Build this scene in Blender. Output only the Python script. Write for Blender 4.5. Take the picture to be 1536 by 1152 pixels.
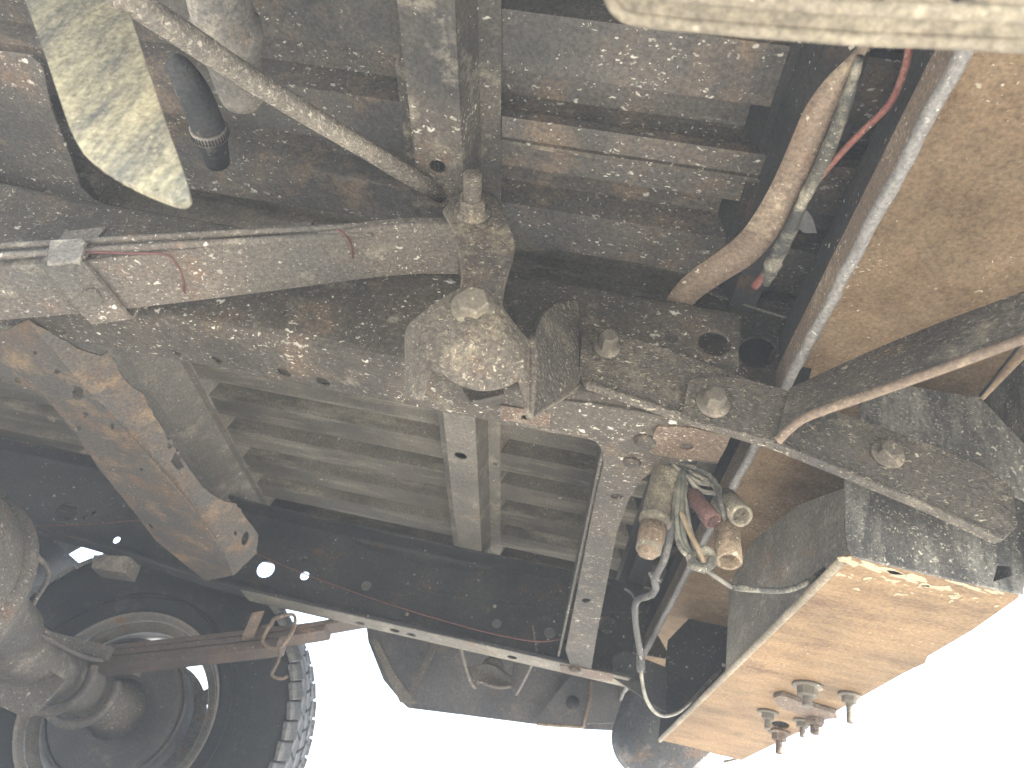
import bpy, bmesh, math, random
import numpy as np
from mathutils import Vector as V, Matrix as M
from mathutils.geometry import delaunay_2d_cdt
random.seed(7); np.random.seed(7)
for o in list(bpy.data.objects): bpy.data.objects.remove(o)
scn = bpy.context.scene; col = scn.collection
R = math.radians
HAZE = .05                                 # density of the added haze that stands in for lens glare, per metre
H = 0.19                                   # camera height above the ground (m)
# ---------------------------------------------------------------- camera
F = 1160.0                                  # focal length in photo pixels (1536 wide)
_l = np.array([750-768, 1390-576, F]); _l /= np.linalg.norm(_l)
_g = np.array([-6866-768, -662-576, F]); _g -= _l*_g.dot(_l); _g /= np.linalg.norm(_g)
AX = np.stack([-_g, _l, np.cross(-_g, _l)])  # rows: truck axes (rearward, across, up) in camera axes (right, down, forward)
cd = bpy.data.cameras.new('camera'); cam = bpy.data.objects.new('camera', cd); col.objects.link(cam)
cd.sensor_width = 36; cd.lens = 36*F/1536; cd.clip_start = .01; cd.clip_end = 2000
Bx = AX @ np.diag([1, -1, -1])
cam.matrix_world = M([list(Bx[0])+[0], list(Bx[1])+[0], list(Bx[2])+[H], [0, 0, 0, 1]])
cd.dof.use_dof = True; cd.dof.focus_distance = .80; cd.dof.aperture_fstop = 11
scn.camera = cam
# ---------------------------------------------------------------- sky, sun, exposure
SUN_EL, SUN_AZ = 40, 128                    # azimuth of the sun, clockwise from +Y
w = bpy.data.worlds.new('World'); scn.world = w; w.use_nodes = True
nt = w.node_tree; bg = nt.nodes['Background']
sky = nt.nodes.new('ShaderNodeTexSky'); sky.sky_type = 'NISHITA'; sky.sun_disc = False
sky.sun_elevation = R(SUN_EL); sky.sun_rotation = R(SUN_AZ); sky.dust_density = 2.5
nt.links.new(sky.outputs[0], bg.inputs[0]); bg.inputs[1].default_value = .12
sl = bpy.data.lights.new('sun', 'SUN'); sl.energy = 5.0; sl.angle = R(.55); sl.color = (1, .955, .885)
so = bpy.data.objects.new('sun', sl); col.objects.link(so); so.location = (0, 0, 30)
sd = V((math.sin(R(SUN_AZ))*math.cos(R(SUN_EL)), math.cos(R(SUN_AZ))*math.cos(R(SUN_EL)), math.sin(R(SUN_EL))))
so.rotation_euler = sd.to_track_quat('Z', 'Y').to_euler()
scn.view_settings.view_transform = 'Standard'; scn.view_settings.look = 'None'
scn.view_settings.exposure = 3.25; scn.view_settings.gamma = 1
scn.render.engine = 'CYCLES'
scn.cycles.max_bounces = 8; scn.cycles.diffuse_bounces = 6

# ---------------------------------------------------------------- pixel -> point on a plane of the truck (camera-relative metres)
def ray(x, y): return AX @ np.array([x-768, y-576, F])
def P(x, y, ax, v):
    d = ray(x, y); return V(d*(v/d['XYZ'.index(ax)]))
def PX(pts, ax, v): return [P(x, y, ax, v) for x, y in pts]
def PL(x, y, p0, n):                        # on a general plane
    d = V(ray(x, y)); return d*(V(p0).dot(V(n))/d.dot(V(n)))

# ---------------------------------------------------------------- materials
def ramp(nt, src, a, b, ca=0., cb=1.):
    m = nt.nodes.new('ShaderNodeMapRange'); m.inputs[1].default_value = a; m.inputs[2].default_value = b
    m.inputs[3].default_value = ca; m.inputs[4].default_value = cb; nt.links.new(src, m.inputs[0]); return m.outputs[0]
def math_(nt, op, a, b=None, c=None, clamp=False):
    m = nt.nodes.new('ShaderNodeMath'); m.operation = op; m.use_clamp = clamp
    for i, v in enumerate((a, b, c)):
        if v is None: continue
        if isinstance(v, (int, float)): m.inputs[i].default_value = v
        else: nt.links.new(v, m.inputs[i])
    return m.outputs[0]
def mix(nt, f, a, b, mode='MIX'):
    m = nt.nodes.new('ShaderNodeMix'); m.data_type = 'RGBA'; m.blend_type = mode
    for i, v in ((0, f), (6, a), (7, b)):
        if isinstance(v, (int, float)): m.inputs[i].default_value = v
        elif isinstance(v, tuple): m.inputs[i].default_value = v+(1,)
        else: nt.links.new(v, m.inputs[i])
    return m.outputs[2]
def noise(nt, vec, s, d=5, r=.6, dist=0.):
    n = nt.nodes.new('ShaderNodeTexNoise'); n.inputs['Scale'].default_value = s; n.inputs['Detail'].default_value = d
    n.inputs['Roughness'].default_value = r; n.inputs['Distortion'].default_value = dist; nt.links.new(vec, n.inputs['Vector']); return n
def mapping(nt, vec, sc, rot=(0, 0, 0)):
    n = nt.nodes.new('ShaderNodeMapping'); n.inputs['Scale'].default_value = sc; n.inputs['Rotation'].default_value = rot
    nt.links.new(vec, n.inputs[0]); return n.outputs[0]
def vadd(nt, a, b, s):
    q = nt.nodes.new('ShaderNodeVectorMath'); q.operation = 'MULTIPLY_ADD'; nt.links.new(b, q.inputs[0])
    q.inputs[1].default_value = (s, s, s); nt.links.new(a, q.inputs[2]); return q.outputs[0]
MATS = {}
def dirt(name, base, base2, rust=(.17, .10, .06), rust_amt=.3, mud=(.56, .53, .45), dust=(.32, .285, .22), dust_amt=.3,
         big=.35, small=.4, rough=.75, bump=.35, metal=0., stretch=(1, 1, 1), rot=(0, 0, 0), sc=1., grain=.35, dsc=(1, 1, 1), bigr=1., crust=0., dsoft=.2):
    m = bpy.data.materials.new(name); m.use_nodes = True; nt = m.node_tree; N = nt.nodes
    bs = N['Principled BSDF']; tc = N.new('ShaderNodeTexCoord').outputs['Object']
    n1 = noise(nt, tc, 7*sc, 3, .62); n2 = noise(nt, mapping(nt, tc, (1.3, 1.1, 1.7)), 13*sc, 6, .7)
    n3 = noise(nt, tc, 260*sc, 2, .7); n4 = noise(nt, mapping(nt, tc, dsc), 18*sc, 7, .74)
    c = mix(nt, ramp(nt, n1.outputs[0], .35, .65), base, base2)
    t = .70-.42*rust_amt
    c = mix(nt, ramp(nt, n2.outputs[0], t, t+.16, 0, .9), c, rust)
    t = .72-.46*dust_amt
    dm = ramp(nt, n4.outputs[0], t-(dsoft-.2)/2, t+.2+(dsoft-.2)/2, 0, .85)
    c = mix(nt, dm, c, dust)
    g = ramp(nt, n3.outputs[0], .3, .7, 1-grain, 1+grain)
    gc = N.new('ShaderNodeCombineColor'); [nt.links.new(g, gc.inputs[i]) for i in range(3)]
    c = mix(nt, 1., c, gc.outputs[0], 'MULTIPLY')
    wv = noise(nt, tc, 150, 1, .6)
    wp = vadd(nt, tc, wv.outputs['Color'], .0105)
    wp = mapping(nt, wp, stretch, rot)
    hsum = None
    if crust > 0:
        n5 = noise(nt, mapping(nt, wp, (1, 1, 1.6)), 240*sc, 3, .72)
        t = .66-.22*crust
        mk = ramp(nt, n5.outputs[0], t, t+.10, 0, .85); mk = math_(nt, 'MULTIPLY', mk, ramp(nt, n2.outputs[0], .3, .6, .25, 1.))
        c = mix(nt, mk, c, mud); c = mix(nt, ramp(nt, n5.outputs[0], .42, .30, 0, .6), c, tuple(v*.45 for v in base)); hsum = mk
    for dens, s, k in ((big, 130*sc, .9*bigr), (small, 290*sc, .9)):
        if dens <= 0: continue
        vo = N.new('ShaderNodeTexVoronoi'); vo.inputs['Scale'].default_value = s; nt.links.new(wp, vo.inputs['Vector'])
        sp = N.new('ShaderNodeSeparateColor'); nt.links.new(vo.outputs['Color'], sp.inputs[0])
        rad = math_(nt, 'MULTIPLY', math_(nt, 'SUBTRACT', sp.outputs[0], 1-dens), k/max(dens, .05)*.42)
        rad = math_(nt, 'MULTIPLY', rad, ramp(nt, n1.outputs[0], .36, .60, .35, 1.25))
        mk = math_(nt, 'MULTIPLY', math_(nt, 'SUBTRACT', rad, vo.outputs['Distance']), 6., clamp=True)
        lum = ramp(nt, sp.outputs[1], 0, 1, .25, 1.0)
        c = mix(nt, math_(nt, 'MULTIPLY', mk, lum), c, mud)
        hsum = mk if hsum is None else math_(nt, 'ADD', hsum, mk)
    nt.links.new(c, bs.inputs['Base Color'])
    bs.inputs['Roughness'].default_value = rough; bs.inputs['Metallic'].default_value = metal
    bs.inputs['Specular IOR Level'].default_value = .25
    hh = math_(nt, 'MULTIPLY', n3.outputs[0], .5); hh = math_(nt, 'ADD', hh, math_(nt, 'MULTIPLY', n4.outputs[0], 1.2))
    if hsum is not None and bump >= .5: hh = math_(nt, 'ADD', hh, math_(nt, 'MULTIPLY', hsum, .8))
    bp = N.new('ShaderNodeBump'); bp.inputs['Strength'].default_value = bump; bp.inputs['Distance'].default_value = .0025
    nt.links.new(hh, bp.inputs['Height']); nt.links.new(bp.outputs[0], bs.inputs['Normal'])
    MATS[name] = m; return m
def simple(name, c, c2=None, rough=.6, metal=0., sc=30, bump=.15, spec=.4):
    m = bpy.data.materials.new(name); m.use_nodes = True; nt = m.node_tree; bs = nt.nodes['Principled BSDF']
    tc = nt.nodes.new('ShaderNodeTexCoord').outputs['Object']; n = noise(nt, tc, sc, 7, .65)
    nt.links.new(mix(nt, ramp(nt, n.outputs[0], .38, .66), c, c2 or c), bs.inputs['Base Color'])
    bs.inputs['Roughness'].default_value = rough; bs.inputs['Metallic'].default_value = metal; bs.inputs['Specular IOR Level'].default_value = spec
    bp = nt.nodes.new('ShaderNodeBump'); bp.inputs['Strength'].default_value = bump; bp.inputs['Distance'].default_value = .002
    nt.links.new(n.outputs[0], bp.inputs['Height']); nt.links.new(bp.outputs[0], bs.inputs['Normal'])
    MATS[name] = m; return m
RAIL = dirt('muddy_dark_steel', (.036, .033, .028), (.068, .058, .045), (.10, .071, .045), .40, dust=(.26, .225, .17), dust_amt=.30, big=.36, small=.5, stretch=(.55, 1, 1), crust=.2)
CAST = dirt('mud_caked_steel', (.075, .066, .054), (.13, .11, .085), (.15, .10, .065), .3, mud=(.52, .46, .33), dust=(.30, .255, .175), dust_amt=.44, big=.25, small=.5, bump=.35, grain=.4, crust=.32)
ARM = dirt('mud_streaked_plate', (.05, .046, .04), (.09, .078, .062), (.12, .08, .05), .25, mud=(.55, .5, .37), dust=(.26, .23, .17), dust_amt=.4, big=.22, small=.4, bump=.9, stretch=(.5, 1, 1.25), rot=(0, .4, 0), grain=.45, crust=.42)
SPRING = dirt('rusty_spring_steel', (.085, .08, .07), (.12, .102, .082), (.16, .10, .066), .34, dust_amt=.35, big=.5, small=.5, bump=.5, crust=.2)
RUST = dirt('orange_rusted_steel', (.07, .066, .06), (.10, .083, .065), (.15, .095, .056), .46, mud=(.5, .45, .36), dust=(.26, .18, .1), dust_amt=.42, big=.05, small=.18, bump=.8, sc=.9)
FLOOR = dirt('dusty_bed_floor_steel', (.062, .056, .046), (.125, .112, .088), (.19, .13, .085), .20, dust=(.25, .23, .175), dust_amt=.46, big=.06, small=.1, dsc=(.25, 1.5, 1), bump=.2)
FLOORN = dirt('splattered_bed_floor_steel', (.055, .054, .051), (.10, .09, .078), (.155, .115, .082), .45, dust=(.24, .225, .19), dust_amt=.28, big=.62, small=.6, dsc=(.25, 1.2, 1), bump=.3, stretch=(.55, 1, 1), rot=(0, 0, .5), bigr=.85)
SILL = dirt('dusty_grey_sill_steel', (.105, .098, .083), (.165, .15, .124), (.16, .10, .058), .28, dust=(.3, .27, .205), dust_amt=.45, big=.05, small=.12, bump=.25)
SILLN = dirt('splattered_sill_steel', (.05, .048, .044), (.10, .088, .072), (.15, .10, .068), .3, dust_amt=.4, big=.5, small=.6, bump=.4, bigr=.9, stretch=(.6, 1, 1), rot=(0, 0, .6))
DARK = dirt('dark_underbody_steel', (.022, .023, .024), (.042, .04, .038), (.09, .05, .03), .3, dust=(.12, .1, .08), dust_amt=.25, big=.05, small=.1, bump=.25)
BEDSIDE = dirt('dusty_dark_bedside', (.075, .076, .08), (.12, .115, .112), (.13, .07, .04), .25, dust=(.2, .17, .13), dust_amt=.4, big=.03, small=.08)
TAN = dirt('tan_dusted_bumper_steel', (.095, .06, .028), (.18, .112, .054), (.085, .045, .02), .46, mud=(.46, .37, .23), dust=(.25, .17, .088), dust_amt=.48, big=.03, small=.2, bump=.45, dsc=(.45, 1.8, 1), grain=.3, dsoft=.36)
TANT = dirt('dusty_bumper_underside', (.115, .077, .042), (.22, .15, .085), (.11, .062, .03), .46, mud=(.6, .54, .42), dust=(.3, .225, .14), dust_amt=.46, big=.16, small=.3, bump=.4, grain=.3, dsoft=.5)
BPANEL = dirt('mud_washed_black_steel', (.04, .042, .042), (.085, .08, .07), (.13, .1, .07), .2, mud=(.58, .54, .44), dust=(.26, .25, .21), dust_amt=.55, big=.3, small=.5, bump=.5, dsc=(1.6, 1, .35), crust=.3)
BLADE = dirt('yellow_mud_splashed_plastic', (.075, .077, .072), (.16, .155, .125), (.24, .215, .145), .3, mud=(.5, .45, .3), dust=(.46, .41, .25), dust_amt=.66, big=.2, small=.5, bump=.35, dsc=(3.2, 1, .8), bigr=.9, crust=.25, dsoft=.3)
LIP = dirt('dusty_bedside_lip', (.13, .112, .082), (.21, .18, .132), (.15, .10, .06), .3, mud=(.38, .34, .26), dust=(.27, .24, .17), dust_amt=.5, big=.1, small=.3, bump=.4)
ROD = dirt('mud_coated_rod_steel', (.11, .10, .085), (.18, .16, .13), (.16, .11, .07), .3, mud=(.62, .57, .46), dust_amt=.5, big=.5, small=.5, bump=.8, crust=.6)
STRAP = dirt('brown_rusted_strap', (.13, .098, .072), (.19, .145, .105), (.19, .12, .075), .35, mud=(.6, .55, .43), dust=(.42, .35, .24), dust_amt=.4, big=.32, small=.4, bump=.5)
REDRUST = dirt('red_primer_rust', (.075, .056, .042), (.11, .078, .056), (.12, .075, .046), .4, mud=(.5, .44, .34), dust_amt=.35, big=.2, small=.6, bump=.6, crust=.3)
AXLE = dirt('dusty_axle_steel', (.075, .068, .06), (.12, .104, .086), (.12, .08, .052), .3, dust=(.3, .26, .19), dust_amt=.4, big=.1, small=.22, bump=.4)
DRUM = dirt('brown_brake_drum', (.04, .038, .036), (.065, .058, .05), (.09, .066, .048), .3, dust=(.2, .16, .11), dust_amt=.3, big=0, small=.05)
HOSE = dirt('dusty_rubber_hose', (.03, .032, .034), (.07, .07, .066), (.1, .08, .06), .2, dust=(.3, .27, .22), dust_amt=.4, big=.2, small=.3)
NECK = dirt('dusty_filler_neck', (.12, .115, .105), (.2, .18, .15), (.2, .14, .08), .3, dust=(.4, .36, .28), dust_amt=.5, big=.3, small=.4)
PLUG = dirt('tan_dusty_connector_plastic', (.12, .085, .055), (.18, .135, .09), (.14, .088, .052), .35, mud=(.55, .48, .34), dust=(.35, .28, .18), dust_amt=.45, big=.25, small=.5, bump=.6, crust=.3)
PLUGD = dirt('dark_dusty_connector_plastic', (.09, .08, .06), (.19, .165, .12), (.2, .13, .08), .3, mud=(.62, .56, .4), dust=(.4, .35, .24), dust_amt=.5, big=.25, small=.5, bump=.5, sc=1.3)
PLUGR = dirt('red_dusty_connector_plastic', (.09, .045, .04), (.13, .078, .064), (.13, .08, .06), .3, mud=(.6, .5, .4), dust_amt=.3, big=.1, small=.5, bump=.4, sc=1.3)
WIRE = dirt('muddy_black_wire', (.03, .032, .032), (.08, .075, .06), dust=(.35, .32, .24), rust_amt=.1, dust_amt=.55, big=0, small=.35, sc=1.5)
WIREG = simple('dusty_green_wire', (.05, .06, .05), (.2, .19, .14), sc=60)
WIREO = simple('dusty_orange_wire', (.16, .11, .06), (.28, .23, .15), sc=60)
WIREW = simple('grey_wire', (.10, .095, .08), (.26, .24, .19), sc=60)
WIRER = dirt('dusty_red_wire', (.12, .04, .034), (.17, .07, .056), (.15, .09, .07), .3, mud=(.42, .36, .28), dust=(.3, .22, .17), dust_amt=.4, big=.2, small=.5, bump=.3)
REDT = simple('thin_red_wire', (.085, .026, .024), (.11, .05, .042), sc=90)
TAPE = dirt('grey_taped_loom', (.05, .05, .049), (.09, .086, .08), (.17, .14, .1), .15, dust=(.3, .28, .24), dust_amt=.4, big=.05, small=.25)
RUBBER = dirt('dusty_tyre_rubber', (.018, .018, .019), (.03, .03, .03), (.05, .045, .04), .2, dust=(.10, .095, .085), dust_amt=.35, big=0, small=.04, rough=.85)
TREAD = dirt('dusty_grey_tread', (.07, .072, .075), (.12, .12, .12), (.13, .12, .1), .2, dust=(.24, .23, .2), dust_amt=.5, big=0, small=.1, rough=.85)
RIM = simple('worn_bright_rim', (.62, .62, .61), (.42, .40, .37), rough=.35, metal=.2, sc=20)
RIMD = dirt('dirty_rim_barrel', (.15, .135, .115), (.27, .24, .2), (.2, .11, .06), .4, dust=(.3, .25, .17), dust_amt=.4, big=0, small=.2)
ZINC = dirt('dusty_bolt_steel', (.10, .088, .07), (.2, .175, .13), (.15, .1, .06), .3, mud=(.6, .54, .36), dust=(.5, .45, .29), dust_amt=.4, big=0, small=.3, bump=.25, grain=.2, crust=.15)
BOLT = dirt('brown_bolt_steel', (.09, .08, .062), (.15, .13, .10), (.13, .092, .058), .35, dust_amt=.4, big=0, small=.35, bump=.25, grain=.2, crust=.15)

# ---------------------------------------------------------------- mesh helpers (points are camera-relative; H is added when built)
ROOT = V((-.9, 1.09, 0))
truck = bpy.data.objects.new('pickup_truck', None); col.objects.link(truck); truck.location = ROOT
truck['label'] = 'rusty mud-splattered pickup truck, its rear underside seen from below'; truck['category'] = 'pickup truck'
OFF = V((0, 0, H))-ROOT
def finish(o, mat, parent, label):
    if mat is not None and not o.data.materials: o.data.materials.append(mat)
    col.objects.link(o); o.parent = parent
    if label: o['label'] = label
    return o
def mesh(name, vs, fs, smooth=False):
    me = bpy.data.meshes.new(name); me.from_pydata([tuple(v) for v in vs], [], fs); me.update()
    bm = bmesh.new(); bm.from_mesh(me); bmesh.ops.recalc_face_normals(bm, faces=bm.faces); bm.to_mesh(me); bm.free()
    if smooth: me.polygons.foreach_set('use_smooth', [True]*len(me.polygons))
    return me
def obj(name, me, mat, parent=truck, label=None, off=OFF):
    me.transform(M.Translation(off)); o = bpy.data.objects.new(name, me); return finish(o, mat, parent, label)
def bake(me, mods):                          # apply modifiers without operators
    o = bpy.data.objects.new('tmp', me); col.objects.link(o)
    for t, kw in mods:
        md = o.modifiers.new(t, t)
        for k, v in kw.items(): setattr(md, k, v)
    dg = bpy.context.evaluated_depsgraph_get(); r = bpy.data.meshes.new_from_object(o.evaluated_get(dg))
    bpy.data.objects.remove(o); return r
def joinm(*ms):
    bm = bmesh.new()
    for m in ms: bm.from_mesh(m)
    r = bpy.data.meshes.new('joined'); bm.to_mesh(r); bm.free(); return r
def frame(pts):
    n = V((0, 0, 0)); c = sum(pts, V((0, 0, 0)))/len(pts)
    for a, b in zip(pts, pts[1:]+pts[:1]): n += (a-c).cross(b-c)
    n.normalize()
    if n.dot(c) > 0: n = -n                  # towards the camera
    e1 = (pts[1]-pts[0]).normalized(); e1 = (e1-n*e1.dot(n)).normalized(); return c, e1, n.cross(e1), n
def ell(c, rx, ry=None, n=14, rot=0):        # a pixel ellipse
    ry = ry or rx; return [(c[0]+rx*math.cos(t)*math.cos(rot)-ry*math.sin(t)*math.sin(rot), c[1]+rx*math.cos(t)*math.sin(rot)+ry*math.sin(t)*math.cos(rot)) for t in [2*math.pi*i/n for i in range(n)]]
def ragged(pts, a, step=None):
    out = []
    for p, q in zip(pts, pts[1:]+pts[:1]):
        L = (q-p).length; k = max(1, int(L/(step or .012)))
        for i in range(k):
            v = p.lerp(q, i/k); out.append(v+V((random.uniform(-a, a), random.uniform(-a, a), random.uniform(-a, a))))
    return out
def platem(pts, t, holes=(), bev=.0007, n=None):
    c, e1, e2, nn = frame(pts)
    if n is not None: 
        nn = V(n).normalized(); e1 = (e1-nn*e1.dot(nn)).normalized(); e2 = nn.cross(e1)
    loops = [[V(((p-c).dot(e1), (p-c).dot(e2))) for p in lp] for lp in [pts]+list(holes)]
    area = lambda L: sum(a.x*b.y-b.x*a.y for a, b in zip(L, L[1:]+L[:1]))
    loops = [L if (area(L) > 0) == (k == 0) else L[::-1] for k, L in enumerate(loops)]
    vv, ee = [], []
    for L in loops: b0 = len(vv); vv += L; ee += [(b0+k, b0+(k+1) % len(L)) for k in range(len(L))]
    rv, re_, rf = delaunay_2d_cdt(vv, ee, [], 0, 1e-6)[:3]
    def inside(p):
        r = False
        for L in loops:
            for a, b in zip(L, L[1:]+L[:1]):
                if (a.y > p.y) != (b.y > p.y) and p.x < (b.x-a.x)*(p.y-a.y)/(b.y-a.y)+a.x: r = not r
        return r
    tri = [f for f in rf if inside(sum((rv[k] for k in f), V((0, 0)))/len(f))]
    bm = bmesh.new(); bv = [bm.verts.new((v.x, v.y, t/2)) for v in rv]
    for f in tri: bm.faces.new([bv[k] for k in f])
    for v in [v for v in bm.verts if not v.link_faces]: bm.verts.remove(v)
    top = list(bm.faces); rim = [e for e in bm.edges if len(e.link_faces) == 1]
    ex = bmesh.ops.extrude_face_region(bm, geom=top); nv = [g for g in ex['geom'] if isinstance(g, bmesh.types.BMVert)]
    bmesh.ops.translate(bm, verts=nv, vec=(0, 0, -t))
    bm.normal_update(); bmesh.ops.recalc_face_normals(bm, faces=bm.faces)
    sharp = [e for e in bm.edges if len(e.link_faces) == 2 and e.calc_face_angle(0) > .9 and abs(e.verts[0].co.z-e.verts[1].co.z) < 1e-5]
    if bev > 0 and t > 3*bev:
        try: bmesh.ops.bevel(bm, geom=sharp, offset=bev, segments=2, profile=.5, affect='EDGES', clamp_overlap=True)
        except Exception: pass
    me = bpy.data.meshes.new('plate'); bm.to_mesh(me); bm.free()
    o3 = c-nn*(t/2)
    me.transform(M([[e1[i], e2[i], nn[i], o3[i]] for i in range(3)]+[[0, 0, 0, 1]])); return me
def plate(name, pts, t, mat, parent=truck, holes=(), label=None, bev=.0007, n=None):
    return obj(name, platem(pts, t, holes, bev, n), mat, parent, label)
def smoothline(pts, n=8):
    pts = [V(p) for p in pts]; out = []
    q = [pts[0]*2-pts[1]]+pts+[pts[-1]*2-pts[-2]]
    for i in range(1, len(q)-2):
        a, b, c, d = q[i-1:i+3]
        for k in range(n):
            t = k/n; out.append(.5*((2*b)+(c-a)*t+(2*a-5*b+4*c-d)*t*t+(3*b-a-3*c+d)*t**3))
    return out+[pts[-1]]
def tubem(pts, r, seg=10, cap=True, smooth=8, wob=0.):
    ps = smoothline(pts, smooth) if smooth and len(pts) > 2 else [V(p) for p in pts]
    rs = [r]*len(ps) if isinstance(r, (int, float)) else [float(v) for v in np.interp(np.linspace(0, 1, len(ps)), np.linspace(0, 1, len(r)), r)]
    vs, fs = [], []; up = V((.3, .2, 1)).normalized()
    for i, p in enumerate(ps):
        t = (ps[min(i+1, len(ps)-1)]-ps[max(i-1, 0)]).normalized()
        up = (up-t*up.dot(t)).normalized(); b = t.cross(up)
        rr = rs[i]*(1+random.uniform(-wob, wob))
        for k in range(seg): a = 2*math.pi*k/seg; vs.append(p+up*math.cos(a)*rr+b*math.sin(a)*rr)
    for i in range(len(ps)-1):
        for k in range(seg): fs.append((i*seg+k, i*seg+(k+1) % seg, (i+1)*seg+(k+1) % seg, (i+1)*seg+k))
    if cap: fs += [tuple(range(seg)), tuple(range((len(ps)-1)*seg, len(ps)*seg))]
    return mesh('tube', vs, fs, True)
def tube(name, pts, r, mat, parent=truck, label=None, **k): return obj(name, tubem(pts, r, **k), mat, parent, label)
def lathem(prof, c, axis, seg=32, closed=False, xdir=None):  # prof: (radius, distance along axis)
    ax = V(axis).normalized(); u = ax.orthogonal().normalized(); b = ax.cross(u); vs, fs = [], []
    for r, h in prof:
        for k in range(seg): a = 2*math.pi*k/seg; vs.append(V(c)+ax*h+(u*math.cos(a)+b*math.sin(a))*r)
    n = len(prof)
    for i in range(n-1+(1 if closed else 0)):
        for k in range(seg): j = (i+1) % n; fs.append((i*seg+k, i*seg+(k+1) % seg, j*seg+(k+1) % seg, j*seg+k))
    if not closed: fs += [tuple(range(seg)), tuple(range((n-1)*seg, n*seg))]
    return mesh('lathe', vs, fs, seg > 8)
def sweepm(prof, path, closed=True):          # prof (y,z) section swept along path [(x,dy,dz)]
    vs, fs = [], []; n = len(prof)
    for x, dy, dz in path: vs += [V((x, y+dy, z+dz)) for y, z in prof]
    for i in range(len(path)-1):
        for k in range(n): j = (k+1) % n; fs.append((i*n+k, i*n+j, (i+1)*n+j, (i+1)*n+k))
    fs += [tuple(range(n)), tuple(range((len(path)-1)*n, len(path)*n))]
    return mesh('sweep', vs, fs)
def prismY(prof, y0, y1):                     # prof (x,z) section run across the truck
    n = len(prof); vs = [V((x, y0, z)) for x, z in prof]+[V((x, y1, z)) for x, z in prof]
    fs = [(k, (k+1) % n, n+(k+1) % n, n+k) for k in range(n)]+[tuple(range(n)), tuple(range(n, 2*n))]
    return mesh('prism', vs, fs)
def thick(line, t):                           # open 2D polyline -> closed section of thickness t (left side)
    out = []; L = [V(p).to_2d() if len(p) > 2 else V(p) for p in line]; L = [V((p[0], p[1])) for p in line]
    for i, p in enumerate(L):
        a = (L[i]-L[i-1]).normalized() if i else (L[1]-L[0]).normalized(); b = (L[i+1]-L[i]).normalized() if i < len(L)-1 else a
        na = V((-a.y, a.x)); nb = V((-b.y, b.x)); m = (na+nb)/max(.3, (1+na.dot(nb))); out.append(p+m*t)
    return [tuple(p) for p in L]+[tuple(p) for p in reversed(out)]
def arc(c, r, a0, a1, n=5): return [(c[0]+r*math.cos(R(a0+(a1-a0)*i/n)), c[1]+r*math.sin(R(a0+(a1-a0)*i/n))) for i in range(n+1)]
def cut(me, cyl):                             # drill holes: (centre, axis, radius, depth[, stretch vector])
    ms = []
    for c, ax, r, d in cyl: ms.append(lathem([(r, -d), (r, d)], c, ax, 16))
    ct = joinm(*ms); co = bpy.data.objects.new('cutter', ct); col.objects.link(co)
    r = bake(me, [('BOOLEAN', dict(operation='DIFFERENCE', object=co, solver='EXACT'))])
    bpy.data.objects.remove(co); return r
def boltm(r=.011, h=.010, wr=.016, stud=0., sr=.006, flange=True):   # along +Z from its seat
    ms = [lathem([(wr, 0), (wr, .0022), (wr*.93, .003)], (0, 0, 0), (0, 0, 1), 24)]
    ms.append(lathem([(r, .0025), (r, h*.85), (r*.86, h)], (0, 0, 0), (0, 0, 1), 6))
    if stud > 0:
        pr = []; z = h*.8; k = 0
        while z < h+stud: pr += [(sr, z), (sr*.84, z+.0008)]; z += .0017
        pr.append((sr*.7, z)); ms.append(lathem(pr, (0, 0, 0), (0, 0, 1), 16))
    return joinm(*ms)
def put(name, me, c, axis, mat, parent=truck, label=None, spin=0.):
    me.materials.clear() if me.users == 0 else None
    if not me.materials: me.materials.append(mat)
    o = bpy.data.objects.new(name, me); col.objects.link(o); o.parent = parent
    if label: o['label'] = label
    q = V(axis).to_track_quat('Z', 'Y').to_matrix().to_4x4()
    o.matrix_local = M.Translation(V(c)+OFF) @ q @ M.Rotation(spin, 4, 'Z'); return o

# ================================================================ the setting
gm = bpy.data.materials.new('pale_dry_dirt'); gm.use_nodes = True; nt = gm.node_tree; tc = nt.nodes.new('ShaderNodeTexCoord').outputs['Object']
a = noise(nt, tc, .8, 8, .65); b = noise(nt, tc, 60, 6, .7)
c_ = mix(nt, ramp(nt, a.outputs[0], .3, .7), (.47, .45, .41), (.58, .56, .52)); c_ = mix(nt, ramp(nt, b.outputs[0], .55, .75, 0, .5), c_, (.32, .27, .2))
nt.links.new(c_, nt.nodes['Principled BSDF'].inputs['Base Color']); nt.nodes['Principled BSDF'].inputs['Roughness'].default_value = .95
bp = nt.nodes.new('ShaderNodeBump'); bp.inputs['Distance'].default_value = .01; nt.links.new(b.outputs[0], bp.inputs['Height']); nt.links.new(bp.outputs[0], nt.nodes['Principled BSDF'].inputs['Normal'])
g = bpy.data.objects.new('ground', mesh('ground', [(-600, -600, 0), (600, -600, 0), (600, 600, 0), (-600, 600, 0)], [(0, 1, 2, 3)])); g.data.materials.append(gm); col.objects.link(g); g['kind'] = 'structure'

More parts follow.
